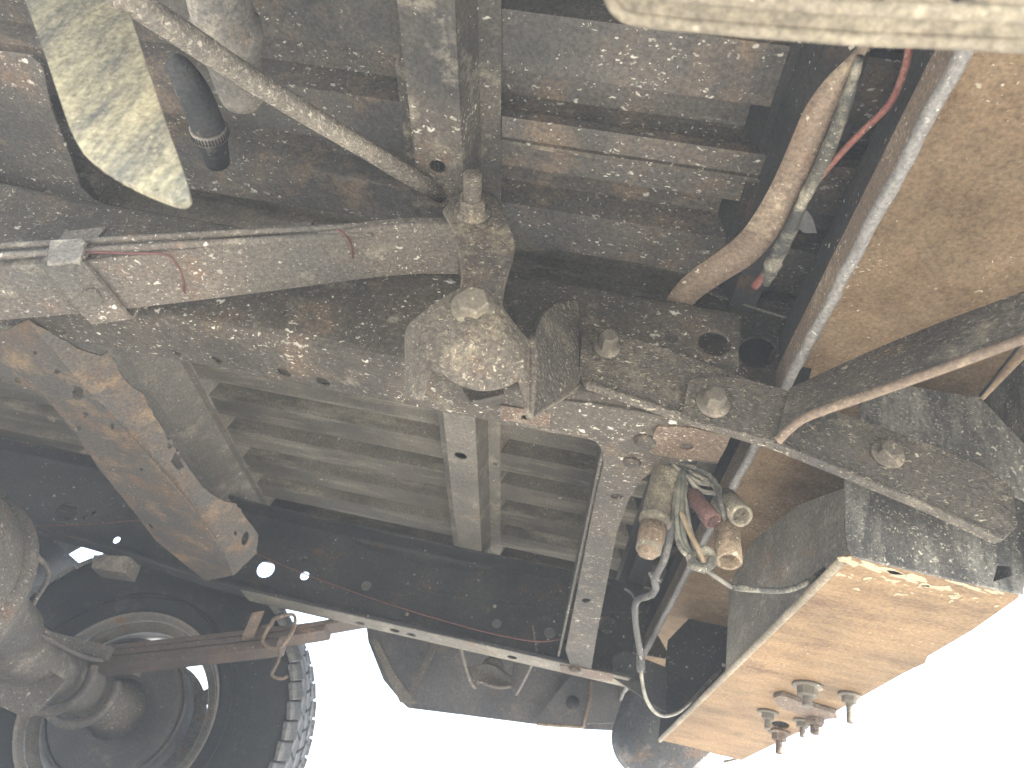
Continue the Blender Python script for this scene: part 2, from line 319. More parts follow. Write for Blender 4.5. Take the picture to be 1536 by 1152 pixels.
# ================================================================ frame rails
def rail_profile(y0, sgn, z0, z1, fl, t=.005, r=.014):
    # open line: inner edge of bottom flange -> web -> inner edge of top flange
    s = sgn
    line = [(y0+s*fl, z0)]+[(y0+s*(r-r*math.sin(R(t_))), z0+r-r*math.cos(R(t_))) for t_ in (0, 22, 45, 68, 90)] + \
           [(y0+s*(r-r*math.cos(R(t_))), z1-r+r*math.sin(R(t_))) for t_ in (0, 22, 45, 68, 90)]+[(y0+s*fl, z1)]
    return thick(line, -t if s > 0 else t)
def kick(x0, x1, n=24):
    out = []
    for i in range(n+1):
        x = x0+(x1-x0)*i/n; u = min(1, max(0, (-.58-x)/.5)); out.append((x, 0, .028*u*u*(3-2*u)))
    return out
path = kick(-1.7, .128, 40)
nr = sweepm(rail_profile(.612, 1, .42, .57, .072), path)
hz = lambda x, y, r: (P(x, y, 'Z', .42), (0, 0, 1), r, .02)
hy = lambda x, y, r: (P(x, y, 'Y', .612), (0, 1, 0), r, .02)
nr = cut(nr, [hz(325, 541, .0065), hz(264, 530, .006), hz(425, 560, .0085), hz(483, 573, .0085), hz(790, 625, .008),
              hy(589, 477, .007), hy(1072, 514, .017), hy(1008, 507, .007), hy(430, 470, .004)])
nrail = obj('frame_rail', nr, RAIL, label='mud-splattered frame rail carrying the shackle hanger')
fpath = kick(-1.7, .155, 40)
fr = sweepm(rail_profile(1.547, -1, .42, .60, .065), fpath)
hf = lambda x, y, r: (P(x, y, 'Y', 1.53), (0, 1, 0), r, .02)
fz = lambda x, y, r: (P(x, y, 'Z', .42), (0, 0, 1), r, .02)
fr = cut(fr, [hf(396, 850, .0185), hf(453, 836, .0085), hf(455, 860, .0095), hf(95, 765, .024), hf(125, 773, .006), hf(138, 767, .006), hf(171, 806, .008),
              hf(745, 932, .010), hf(742, 906, .004), hf(825, 947, .011), hf(912, 934, .019), hf(548, 875, .011), hf(610, 918, .004),
              fz(592, 946, .010), fz(540, 935, .007), fz(617, 952, .007), fz(768, 986, .009)])
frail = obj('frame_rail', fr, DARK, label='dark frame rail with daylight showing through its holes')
plate('flange_face', [V((-.62, 1.484, .4185)), V((.150, 1.484, .4185)), V((.150, 1.5455, .4185)), V((-.62, 1.5455, .4185))], .001, SILL, frail, holes=[PX(ell(q, 8, 2.6, rot=.2), 'Z', .4185) for q in ((592, 946), (540, 935), (617, 952), (768, 986))])
# reinforcing plate with notched upper edge above the far rail
plate('reinforcement_plate', PX([(385, 772), (425, 775), (520, 803), (538, 818), (640, 848), (735, 858), (760, 852), (830, 863), (852, 880), (850, 920), (620, 880), (380, 800)], 'Y', 1.534), .003, DARK, frail)
# small red-rusted patches on the near rail
plate('rust_patch', ragged(PX([(752, 608), (827, 620), (824, 642), (750, 630)], 'Z', .4185), .0006), .001, REDRUST, nrail, holes=[PX(ell((790, 626), 9, 4), 'Z', .4185)], label='square red rusted patch round a hole')
# ---- rear cross member with its gusset flange
xm_px = [(806, 596), (836, 645), (850, 649), (878, 655), (895, 664), (905, 680), (904, 700), (893, 745), (848, 975), (856, 999), (887, 1003), (894, 960), (925, 800), (943, 750), (960, 722), (985, 703), (1012, 694), (1045, 692), (1062, 640), (985, 623), (900, 608)]
xm_b = plate('rear_cross_member', PX(xm_px, 'Z', .4188), .0035, RAIL, holes=[PX(ell((925, 745), 9, 4), 'Z', .4188), PX(ell((879, 901), 7, 3), 'Z', .4188)], label='rear cross member joining the two frame rails')
plate('web', [V((.012, .70, .422)), V((.012, 1.46, .422)), V((.012, 1.46, .565)), V((.012, .70, .565))], .004, RAIL, xm_b, n=(-1, 0, 0))
plate('top_flange', [V((.0125, .69, .566)), V((.0125, 1.46, .566)), V((.068, 1.46, .566)), V((.068, .69, .566))], .003, RAIL, xm_b)
tab = plate('end_tab', ragged(PX([(985, 640), (1040, 642), (1096, 656), (1092, 668), (1076, 692), (1040, 690), (1000, 686), (975, 680)], 'Z', .4165), .001), .002, REDRUST, nrail, holes=[PX(ell((1029, 670), 11, 5), 'Z', .4165)], label='red rusted tab with a hole at the rail end')
tab2 = plate('end_tab', ragged(PX([(840, 998), (872, 1002), (920, 1012), (918, 1022), (880, 1016), (842, 1008)], 'Z', .4165), .001), .002, REDRUST, frail)
# rivets / dimples
for x, y, r in ((968, 661, .012), (948, 693, .010)):
    put('rivet', lathem([(r, 0), (r*.85, r*.35), (r*.45, r*.55), (.001, r*.6)], (0, 0, 0), (0, 0, 1), 18), P(x, y, 'Z', .4185), (0, 0, -1), RAIL, nrail)
put('rivet', lathem([(.012, 0), (.010, .004), (.005, .006), (.001, .0065)], (0, 0, 0), (0, 0, 1), 18), P(862, 1003, 'Z', .4165), (0, 0, -1), RAIL, frail)

# ---- rusted-through cross member ahead of the axle
bx_px = [(0, 500), (40, 480), (62, 505), (126, 580), (190, 650), (285, 757), (338, 832), (350, 862), (308, 872), (235, 812), (150, 705), (105, 640), (60, 590), (0, 565), (-60, 530), (-120, 500)]
bxh = [ragged(PX(ell((116, 590), 9, 11, 9), 'Z', .417), .0015, .004), PX(ell((85, 558), 5, 4), 'Z', .417), PX(ell((97, 505), 4, 3.5), 'Z', .417), PX(ell((26, 571), 6, 3, rot=.5), 'Z', .417),
       PX(ell((77, 630), 6, 2.5, rot=.5), 'Z', .417), PX(ell((124, 679), 5, 2.5, rot=.5), 'Z', .417), PX(ell((211, 703), 3, 4), 'Z', .417), ragged(PX(ell((150, 600), 4, 7, 7, rot=.4), 'Z', .417), .001, .004) if False else PX(ell((52, 530), 3.5, 3), 'Z', .417), ragged(PX(ell((128, 622), 3.5, 6, 7, rot=.2), 'Z', .417), .0008, .004), ragged(PX(ell((118, 642), 4, 5, 7, rot=.6), 'Z', .417), .0008, .004), PX(ell((225, 790), 5, 2.5, rot=.6), 'Z', .417), PX(ell((168, 640), 3, 5, rot=.1), 'Z', .417)]
lxm = plate('rusted_cross_member', ragged(PX(bx_px, 'Z', .417), .0012, .02), .003, RUST, holes=bxh, label='orange rusted cross member eaten through with holes')
sw_px = [(40, 478), (116, 520), (150, 535), (163, 527), (172, 545), (195, 578), (212, 590), (232, 625), (258, 668), (285, 705), (308, 735), (330, 750), (354, 756), (388, 802), (385, 830), (350, 864), (337, 830), (284, 755), (189, 648), (125, 578), (61, 503)]
swp = ragged([PL(x, y, (-.612, .7, .417), (1, 0, -.8)) for x, y in sw_px], .0018, .012)
pl_ = lambda q: [PL(x, y, (-.612, .7, .417), (1, 0, -.8)) for x, y in q]
plate('side_flange', swp, .003, RUST, lxm, holes=[pl_(ell((255, 666), 4.5, 7, rot=.2)), ragged(pl_([(262, 680), (268, 676), (270, 690), (276, 700), (268, 706), (256, 692)]), .001, .004), pl_(ell((368, 808), 5, 11, rot=.3)), pl_(ell((353, 800), 2, 4))], label='ragged rust-eaten side flange')

# ================================================================ bed floor and sills
def corr(y):                                   # pressed ribs of the bed floor
    u = ((y-.06) % .112)/.112
    return .032*float(np.interp(u, [0, .30, .35, .72, .77, 1], [0, 0, 1, 1, 0, 0]))
def floorm(y0, y1, x0, x1):
    ys = sorted(set([y0, y1]+[v for k in range(-1, 22) for v in [.06+.112*(k+q) for q in (.29, .30, .31, .34, .35, .36, .71, .72, .73, .76, .77, .78)] if y0 < v < y1]))
    vs = [V((x, y, .6500+corr(y))) for y in ys for x in (x0, x1)]
    fs = [(2*i, 2*i+1, 2*i+3, 2*i+2) for i in range(len(ys)-1)]
    return bake(mesh('floor', vs, fs), [('SOLIDIFY', dict(thickness=.0015, offset=1.))])
flo = obj('bed_floor', floorm(.66, 2.0, -2.3, .235), FLOOR, label='ribbed grey bed floor between the frame rails')
obj('bed_floor_edge', floorm(.1, .6595, -2.3, .235), FLOORN, label='dark splattered edge of the bed floor outboard of the hanger rail')
def hat(xa, xb, xc, xd, xe, xf, zb, zt, y0, y1, t=.002):
    return prismY(thick([(xa, zt), (xb, zt), (xc, zb), (xd, zb), (xe, zt), (xf, zt)], t), y0, y1)
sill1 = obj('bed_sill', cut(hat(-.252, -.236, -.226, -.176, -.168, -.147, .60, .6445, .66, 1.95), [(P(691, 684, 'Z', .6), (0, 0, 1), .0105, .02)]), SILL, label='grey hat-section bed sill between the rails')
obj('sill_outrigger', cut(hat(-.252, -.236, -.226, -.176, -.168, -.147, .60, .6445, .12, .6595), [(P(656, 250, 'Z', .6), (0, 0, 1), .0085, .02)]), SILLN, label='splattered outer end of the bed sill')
obj('bed_sill', hat(-.89, -.87, -.82, -.735, -.70, -.685, .59, .6445, .66, 1.62), SILL, label='wide dusty bed sill behind the rusted cross member')
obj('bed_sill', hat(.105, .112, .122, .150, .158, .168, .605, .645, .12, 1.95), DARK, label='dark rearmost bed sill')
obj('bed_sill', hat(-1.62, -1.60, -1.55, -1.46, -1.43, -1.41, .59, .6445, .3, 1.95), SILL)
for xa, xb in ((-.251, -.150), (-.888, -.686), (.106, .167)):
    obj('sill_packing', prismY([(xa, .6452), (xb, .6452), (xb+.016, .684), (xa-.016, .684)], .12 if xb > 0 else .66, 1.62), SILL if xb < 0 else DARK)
for k in range(6):
    put('rivet', lathem([(.004, 0), (.0034, .0015), (.001, .002)], (0, 0, 0), (0, 0, 1), 10), V((-.157, .74+.15*k, .6443)), (0, 0, -1), SILL, sill1)
# stiffener strip under the floor
st = obj('floor_stiffener', joinm(prismY([(-.145, .640), (.118, .640), (.118, .652), (-.145, .652)], .474, .4985)), FLOORN, label='narrow stiffener strip along the splattered floor')
obj('strip_lip', sweepm([(.4985, .635), (.5035, .635), (.5035, .652), (.4985, .652)], [(-.145, 0, 0), (.118, 0, 0)]), SILLN, st)
put('bolt', boltm(.006, .006, .008), P(1163, 238, 'Z', .64), (0, 0, -1), BOLT, st)
# near wheelhouse skirt and inner panel (upper left)
plate('inner_panel', smoothline(PX([(-90, 84), (48, 84), (76, 160), (106, 235), (140, 302), (270, 336), (430, 350), (600, 346), (600, 374), (250, 392), (-90, 400)], 'Z', .615), 3), .003, FLOORN, label='dark speckled panel above the broad leaf spring')

# ================================================================ near leaf spring
def leafcurve(x):
    return float(np.interp(x, [-1.55, -1.25, -.95, -.86, -.57, -.486, -.35, -.25, -.2, -.165], [.50, .37, .27, .275, .375, .405, .462, .506, .523, .530]))
def leafm(x0, x1, y0, y1, dz, t, n=36, taper=0.):
    vs, fs = [], []
    for i in range(n+1):
        x = x0+(x1-x0)*i/n; z = leafcurve(x)+dz; e = 1.
        if taper and (x-x0 < taper or x1-x < taper): e = .72
        yc = (y0+y1)/2; hw = (y1-y0)/2*e
        vs += [V((x, yc-hw, z)), V((x, yc+hw, z)), V((x, yc+hw, z+t)), V((x, yc-hw, z+t))]
    for i in range(n):
        for k in range(4): fs.append((4*i+k, 4*i+(k+1) % 4, 4*i+4+(k+1) % 4, 4*i+4+k))
    fs += [(0, 1, 2, 3), (4*n, 4*n+1, 4*n+2, 4*n+3)]
    return bake(mesh('leaf', vs, fs), [('BEVEL', dict(width=.0018, segments=2))])
def spring(y0, y1, mat, lab, near):
    s = obj('leaf_spring', leafm(-1.55, -.165, y0, y1, .0 if near else -.013, .011), mat, label=lab)
    if near:
        obj('leaf', leafm(-1.45, -.30, y0, y1, .0115, .010), mat, s); obj('leaf', leafm(-1.35, -.50, y0, y1, .022, .009), mat, s)
    else:
        obj('leaf', leafm(-1.42, -.45, y0, y1, -.0255, .0115), mat, s); obj('leaf', leafm(-1.30, -.53, y0, y1, -.046, .019), mat, s)
    return s
# main leaf lies lowest at the rear: the pack is seen from below
ns = spring(.522, .592, SPRING, 'broad rusty leaf spring running to the mud-caked shackle', True)
# spring eye
obj('spring_eye', lathem([(.016, -.037), (.027, -.037), (.027, .037), (.016, .037)], (-.152, .556, .553), (0, 1, 0), 28, closed=True), SPRING, ns)
# clip round the near spring
def clip(x, y0, y1, skew, wd, mat, parent, zlo=-.004, zhi=.036, t=.0035):
    z = leafcurve(x); pr = [(y0-.004, z+zhi), (y0-.004, z+zlo), (y1+.004, z+zlo), (y1+.004, z+zhi)]
    ms = []
    for (ya, za), (yb, zb) in zip(pr, pr[1:]):
        sa = skew*(ya-y0)/(y1-y0); sb = skew*(yb-y0)/(y1-y0)
        d = V((0, yb-ya, zb-za)).normalized(); nn = V((1, 0, 0)).cross(d)*t
        sl = .43
        q = [V((x+sa+(za-z)*0, ya, za)), V((x+sa+wd, ya, za+wd*sl)), V((x+sb+wd, yb, zb+wd*sl)), V((x+sb, yb, zb))]
        ms.append(mesh('c', q+[v-nn for v in q], [(0, 1, 2, 3), (4, 5, 6, 7), (0, 1, 5, 4), (1, 2, 6, 5), (2, 3, 7, 6), (3, 0, 4, 7)]))
    return obj('spring_clip', joinm(*ms), mat, parent)
clip(-.515, .522, .592, .012, .034, SPRING, ns)
plate('clip_tab', PX([(112, 440), (140, 434), (152, 452), (126, 462)], 'Z', .393), .003, SPRING, ns)
# thin tubes standing in for the leaf edges on the spring's outer side
for k, (a_, b_) in enumerate((((-40, 372), (640, 333)), ((-40, 386), (560, 350)))):
    tube('leaf_edge', [P(a_[0], a_[1], 'Y', .515), P((a_[0]+b_[0])/2, (a_[1]+b_[1])/2, 'Y', .513), P(b_[0], b_[1], 'Y', .531)], .0034, SPRING, ns)
obj('line_bracket', joinm(platem(PX([(75, 360), (125, 357), (118, 392), (70, 396)], 'Y', .505), .003), platem(PX([(122, 357), (128, 362), (119, 395), (114, 392)], 'Y', .504), .004)), NECK, ns)

# ================================================================ near shackle and hanger
sh_px = [(664, 314), (676, 303), (700, 296), (742, 296), (750, 312), (762, 335), (771, 358), (771, 378), (764, 402), (757, 428), (754, 455), (757, 478), (700, 490), (686, 470), (690, 440), (691, 400), (684, 360), (676, 335)]
sh = obj('shackle', bake(platem(smoothline([P(x, y, 'Y', .496) for x, y in sh_px+sh_px[:1]], 3)[:-1], .007, bev=.002), []), CAST, label='mud-caked shackle plate between spring eye and hanger')
plate('shackle_plate', [v+V((0, .112, 0)) for v in PX(sh_px, 'Y', .496)], .006, RAIL, sh)
put('shackle_nut', boltm(.0128, .017, .0172, stud=.026, sr=.0085), P(709, 318, 'Y', .495), (.02, -1, .03), CAST, sh, 'upper shackle nut with its threaded stud end')
# hanger: a pressed bracket, section (x,y) with its own top and bottom height at each station
hs = [(620, 478, 622, 552, .59), (615, 488, 616, 578, .545), (611, 503, 612, 590, .512), (613, 493, 617, 597, .4965), (621, 483, 625, 600, .490), (631, 475, 633, 594, .4875), (640, 468, 641, 574, .486), (648, 462, 649, 548, .485),
      (662, 452, 665, 562, .4835), (680, 440, 688, 578, .482), (700, 432, 710, 585, .480), (725, 436, 730, 587, .480), (745, 450, 752, 583, .481), (762, 480, 769, 577, .484), (775, 495, 782, 566, .487), (786, 508, 787, 600, .490),
      (793, 515, 791, 627, .494), (799, 504, 797, 626, .502), (806, 476, 823, 607, .53), (828, 454, 848, 592, .57), (866, 448, 868, 576, .606)]
NV = 12; vs, fs = [], []
for i, (xa, ya, xb, yb, yv) in enumerate(hs):
    mid = max(0, 1-abs((i-11)/4.4)**2)
    a_, b_ = P(xa, ya, 'Y', yv), P(xb, yb, 'Y', yv+.013*mid)
    for k in range(NV+1):
        v = k/NV; q = a_.lerp(b_, v); q.y -= .010*mid*math.sin(math.pi*v); vs.append(q)
for i in range(len(hs)-1):
    for k in range(NV): a0 = i*(NV+1)+k; fs.append((a0, a0+1, a0+NV+2, a0+NV+1))
def hpart(i0, i1, th):
    k0 = i0*(NV+1); vv = vs[k0:(i1+1)*(NV+1)]; n_ = NV+1
    ff = [(i*n_+k, i*n_+k+1, (i+1)*n_+k+1, (i+1)*n_+k) for i in range(i1-i0) for k in range(NV)]
    return bake(mesh('h', vv, ff, True), [('SUBSURF', dict(levels=1, render_levels=1)), ('SOLIDIFY', dict(thickness=th, offset=0)), ('BEVEL', dict(width=.0012, segments=2, limit_method='ANGLE'))])
hang = obj('spring_hanger', hpart(2, 17, .005), CAST, label='mud-caked pressed spring hanger bracket with two flanged legs')
obj('hanger_flange', hpart(17, 20, .0045), ARM, hang, 'flat flange joining the hanger to the rail')
obj('hanger_flange', hpart(0, 2, .0045), RAIL, hang)  # darker material here paints shade into the hollow behind the leg
le = [P(x, y, 'Y', v) for x, y, v in ((797, 506, .494), (800, 540, .4945), (798, 580, .495), (794, 626, .4965))]
obj('flange_edge', tubem(le, .0032, seg=8, smooth=4), CAST, hang)
fe_ = [P(x, y, 'Y', v) for x, y, v in ((795, 627, .498), (823, 608, .53), (848, 593, .57), (868, 577, .603))]
obj('flange_edge', tubem(fe_, .0024, seg=8, smooth=4), CAST, hang)
plate('hanger_mounting_plate', PX([(770, 470), (800, 452), (850, 447), (900, 455), (915, 500), (880, 540), (866, 585), (840, 600), (800, 560)], 'Y', .609), .004, RAIL, hang)
put('hanger_bolt', boltm(.0135, .014, .0180), P(710, 462, 'Y', .476), (.03, -1, -.12), ZINC, hang, 'large hex bolt head caked with mud', .2)

# ================================================================ bumper arm, brace and their bolts
armp = PX([(876, 497), (893, 490), (940, 503), (1090, 556), (1270, 622), (1400, 668), (1490, 706), (1522, 738), (1526, 790), (1505, 810), (1400, 762), (1270, 708), (1160, 664), (1030, 626), (878, 574), (868, 560), (872, 520)], 'Y', .601)
arm = plate('bumper_arm', armp, .007, ARM, label='long mud-streaked bumper arm bolted to the rail')
lo = PX([(880, 575), (1030, 627), (1160, 665), (1270, 709), (1400, 763), (1500, 809)], 'Y', .601)
obj('lower_flange', bake(mesh('f', [q+V((0, d, 0)) for q in lo for d in (-.004, .008)], [(2*i, 2*i+1, 2*i+3, 2*i+2) for i in range(len(lo)-1)]), [('SOLIDIFY', dict(thickness=.004, offset=0)), ('BEVEL', dict(width=.0012, segments=2))]), ARM, arm)
put('arm_bolt', boltm(.0090, .020, .0135), P(910, 522, 'Y', .600), (.03, -1, .05), BOLT, arm, spin=.3)
put('arm_bolt', boltm(.0100, .012, .015), P(1331, 682, 'Y', .600), (.03, -1, .05), CAST, arm, spin=.6)
# brace: end pad then a strap that leaves for the bumper's outer end
pad = plate('bumper_brace', smoothline(PX([(1033, 572), (1048, 566), (1110, 567), (1192, 590), (1200, 612), (1185, 640), (1160, 660), (1100, 646), (1028, 628), (1028, 600), (1033, 572)], 'Y', .5925), 3)[:-1], .006, ARM, label='flat bumper brace bolted over the arm and bending outboard')
up_px = [(1185, 585), (1240, 560), (1330, 520), (1430, 480), (1536, 440), (1660, 392)]
lo_px = [(1165, 662), (1205, 628), (1290, 597), (1400, 558), (1536, 508), (1660, 462)]
yy = [.590, .575, .535, .495, .455, .41]
ups = smoothline([P(x, y, 'Y', v) for (x, y), v in zip(up_px, yy)], 6); los = smoothline([P(x, y, 'Y', v) for (x, y), v in zip(lo_px, yy)], 6)
bm_ = mesh('b', [v for p in zip(ups, los) for v in p], [(2*i, 2*i+1, 2*i+3, 2*i+2) for i in range(len(ups)-1)], True)
obj('strap', bake(bm_, [('SOLIDIFY', dict(thickness=.006, offset=0)), ('BEVEL', dict(width=.0012, segments=2))]), ARM, pad)
obj('strap_edge', tubem([q+V((0, -.002, -.001)) for q in los[::3]], .0044, seg=8), STRAP, pad)
put('brace_bolt', boltm(.0100, .016, .0158), P(1069, 606, 'Y', .5915), (.03, -1, .05), BOLT, pad, spin=.1)
# bracket block behind the rail end
blk = plate('rear_rail_bracket', PX([(1012, 466), (1030, 445), (1060, 436), (1140, 462), (1221, 488), (1185, 572), (1175, 600), (1100, 570), (1020, 520)], 'Y', .655), .004, RAIL, holes=[PX(ell((1136, 528), 29, 24), 'Y', .655)], label='dark bracket with a large hole at the rail end')
tp = PX([(1030, 446), (1052, 425), (1140, 436), (1232, 450), (1226, 489), (1140, 463), (1060, 437)], 'Y', .653)
plate('upper_flange', [PL(x, y, P(1060, 437, 'Y', .651), (0, 1, -.5)) for x, y in [(1028, 447), (1052, 424), (1140, 436), (1232, 450), (1226, 489), (1140, 463), (1060, 437)]], .003, SPRING, blk)
plate('inner_plate', PX([(1060, 470), (1232, 500), (1200, 620), (1050, 580)], 'Y', .70), .003, DARK, blk)
# twisted strap up to the bedside
cl = [(1012, 470, 36, .575, .4), (1022, 448, 38, .57, .5), (1046, 424, 40, .565, .85), (1082, 399, 42, .56, 1.05), (1120, 372, 46, .555, .95), (1150, 335, 47, .55, .72), (1175, 290, 45, .55, .55), (1200, 235, 44, .55, .45), (1225, 175, 43, .55, .4), (1252, 128, 34, .55, .5), (1280, 92, 20, .55, .7), (1302, 62, 12, .55, .8), (1330, 10, 10, .55, .9)]
A_, B_ = [], []
for x, y, wd, zv, an in cl:
    dx, dy = math.cos(an), math.sin(an); A_.append(P(x-dx*wd/2, y-dy*wd/2, 'Z', zv)); B_.append(P(x+dx*wd/2, y+dy*wd/2, 'Z', zv-.004))
A_, B_ = smoothline(A_, 4), smoothline(B_, 4)
obj('twisted_strap', bake(mesh('s', [v for p in zip(A_, B_) for v in p], [(2*i, 2*i+1, 2*i+3, 2*i+2) for i in range(len(A_)-1)], True), [('SOLIDIFY', dict(thickness=.003, offset=0))]), STRAP, label='twisted brown steel strap rising from the rail end')

# ================================================================ rear bumper
BT, BB = .50, .34                              # bumper top underside, centre bottom
bmp = plate('rear_bumper', [V((.179, .15, BT+.078)), V((.179, 2.0, BT+.078)), V((.435, 2.0, BT+.078)), V((.435, .15, BT+.078))], .003, TANT, label='tan dusty step bumper with a dropped centre section')
lipline = [V((.181, .0, BT)), V((.181, 1.99, BT))]
lp = [V((.1815+random.uniform(-.0008, .0008), y, BT-.004+random.uniform(-.0012, .0012))) for y in np.linspace(.15, 1.99, 70)]
obj('rolled_lip', tubem(lp, .0055, seg=10, smooth=2, wob=.1), dirt('worn_grey_pipe', (.12, .117, .112), (.18, .172, .16), (.17, .13, .09), .2, dust_amt=.35, big=.1, small=.3), bmp, 'grey rolled lip along the front of the bumper top')
plate('front_flange', [V((.1765, .15, BT-.004)), V((.1765, 1.99, BT-.004)), V((.1765, 1.99, BT+.030)), V((.1765, .15, BT+.030))], .003, STRAP, bmp, n=(-1, 0, -.02))
plate('upper_flange', [V((.1790, .15, BT+.0305)), V((.1790, 1.99, BT+.0305)), V((.1790, 1.99, BT+.080)), V((.1790, .15, BT+.080))], .002, DARK, bmp, n=(-1, 0, -.02))
cb_px = [(990, 1110), (1130, 972), (1200, 905), (1262, 842), (1280, 832), (1400, 862), (1530, 890), (1528, 897), (1460, 945), (1392, 985), (1388, 995), (1356, 1010), (1200, 1098), (1175, 1110), (1112, 1141), (1040, 1122)]
cbm = platem(PX(cb_px, 'Z', BB), .004, holes=[PX(ell((1170, 1088), 14, 6, rot=.1), 'Z', BB)])
cb = obj('bottom_plate', cbm, TAN, bmp, 'tan dust-coated bottom plate of the dropped centre')
e0, e1_ = P(990, 1110, 'Z', BB), P(1262, 842, 'Z', BB)
obj('bottom_lip', tubem([e0, e0.lerp(e1_, .5), e1_], .0045, seg=8, smooth=3), LIP, bmp)
# near side panel of the dropped centre
YN = P(1280, 832, 'Z', BB).y
sp_px = [(1280, 834), (1271, 818), (1268, 790), (1268, 640), (1536, 640), (1536, 891), (1500, 884), (1400, 862)]
plate('side_panel', PX(sp_px, 'Y', YN), .004, BPANEL, bmp, holes=[PX([(1490, 872), (1497, 846), (1516, 848), (1518, 862)], 'Y', YN)], label='black mud-washed side panel of the dropped centre')
# dried mud along the seam
MUD = dirt('cream_dried_mud', (.27, .22, .14), (.34, .285, .19), (.22, .16, .09), .3, mud=(.42, .36, .25), dust=(.36, .3, .2), dust_amt=.4, big=0, small=.3, bump=.5)
def blob(x, y, rx, ry, rot, zz):
    ph = [random.uniform(0, 6.28) for _ in range(4)]; pts = []
    for i in range(26):
        t = 2*math.pi*i/26; k = 1+.28*math.sin(2*t+ph[0])+.24*math.sin(3*t+ph[1])+.16*math.sin(5*t+ph[2])+.12*math.sin(8*t+ph[3])
        a, b = rx*k*math.cos(t), ry*k*math.sin(t); pts.append((x+a*math.cos(rot)-b*math.sin(rot), y+a*math.sin(rot)+b*math.cos(rot)))
    obj('mud_crust', platem(PX(pts, 'Z', zz), .0010, bev=.0003), MUD, bmp)
for x, y, rx, ry, rot in ((1272, 842, 14, 6, .2), (1318, 853, 26, 6, .25), (1362, 866, 26, 6, .3), (1408, 882, 20, 4, .1), (1388, 878, 7, 3, 0), (1452, 880, 24, 3, .28), (1490, 888, 14, 2.5, .25), (1340, 872, 9, 2.5, .2), (1300, 868, 6, 2, 0), (1430, 896, 9, 2, .1), (1260, 862, 6, 3, .3), (1285, 884, 5, 1.5, 0), (1352, 892, 7, 1.6, .1)):
    blob(x, y, rx, ry, rot, BB-.0006)
for k in range(22):
    t = random.random(); blob(1262+250*t+random.uniform(-8, 8), 850+54*t+abs(random.gauss(0, 10)), random.uniform(1.5, 4), random.uniform(.8, 1.6), .2, BB-.0006)
# far side panel, inner plate, rear walls
plate('side_panel', PX([(1002, 960), (1094, 866), (1094, 1010), (987, 1112)], 'Y', P(990, 1110, 'Z', BB).y-.004), .004, DARK, bmp)
plate('inner_plate', [PL(x, y, P(1090, 1003, 'Z', BB+.002), (1, .12, 0)) for x, y in [(1088, 1006), (1094, 878), (1128, 812), (1165, 782), (1200, 756), (1275, 728), (1275, 836), (1200, 902)]], .004, SILL, bmp, label='pale grey inner plate behind the wiring')
bx_ = lambda y, z: V((.386+(1.55-y)*.029, y, z))
bk = [bx_(.15, BT-.15), bx_(YN, BT-.15), bx_(YN, BB+.013), bx_(1.53, BB+.013), bx_(1.53, BT-.09), bx_(2.0, BT-.09), bx_(2.0, BT+.073), bx_(.15, BT+.073)]  # near outer part reaches lower to block sun from the side panel
plate('rear_face', bk, .004, BPANEL, bmp, n=(-1, -.029, 0))
plate('corner_panel', PX([(1290, 592), (1345, 575), (1472, 597), (1560, 690), (1560, 760), (1290, 640)], 'Y', .612), .003, BPANEL, bmp)
for q0, q1 in (((1470, 594), (1560, 480)),):
    a_, b_ = P(*q0, 'Z', BT+.076), P(*q1, 'Z', BT+.076); obj('seam', tubem([a_, b_], .0015, seg=6), DARK, bmp)
# far outer end of the bumper, rounded
ends = [(935, 1043), (921, 1085), (918, 1112), (926, 1140), (950, 1162), (1010, 1172), (1060, 1160), (1080, 1120), (1080, 1070), (1000, 1070)]
fe = smoothline([P(x, y, 'Y', 1.78) for x, y in ((940, 1036), (924, 1080), (918, 1108), (926, 1138), (950, 1165))], 6)
fem = mesh('fe', [p+d for p in fe for d in (V((0, 0, 0)), V((.03, -.05, -.002)), V((.09, -.07, -.006)), V((.22, -.07, -.01)))], [(4*i+k, 4*i+k+1, 4*i+5+k, 4*i+4+k) for i in range(len(fe)-1) for k in range(3)], True)
obj('end_cap', bake(fem, [('SUBSURF', dict(levels=1, render_levels=1)), ('SOLIDIFY', dict(thickness=.004, offset=0))]), dirt('rust_streaked_end_cap', (.05, .055, .062), (.10, .095, .09), (.20, .125, .075), .34, dust=(.28, .27, .25), dust_amt=.35, big=.1, small=.3, sc=.8), bmp, 'rust-streaked rounded end of the bumper')
plate('lower_step', PX([(1060, 1152), (1110, 1139), (1085, 1143), (1030, 1175)], 'Z', BB+.03), .004, TAN, bmp)
# hitch bolts under the bumper
hp = plate('hitch_plate', [v+V((0, 0, -.001)) for v in PX([(1160, 1046), (1172, 1042), (1222, 1060), (1255, 1070), (1256, 1077), (1240, 1078), (1205, 1074), (1165, 1058)], 'Z', BB-.006)], .006, REDRUST, bmp, label='rusted hitch plate under the bumper')
for x, y, r, st_, mt in ((1211, 1028, .013, .012, BOLT), (1152, 1068, .010, .012, BOLT), (1204, 1081, .009, .012, BOLT), (1222, 1071, .0135, .012, REDRUST), (1169, 1098, .0115, .018, REDRUST), (1274, 1042, .0095, .024, BOLT)):
    put('hitch_bolt', boltm(r, r*1.15, r*1.5, stud=st_, sr=r*.5), P(x, y, 'Z', BB-.001), (0, 0, -1), mt, bmp, spin=x)

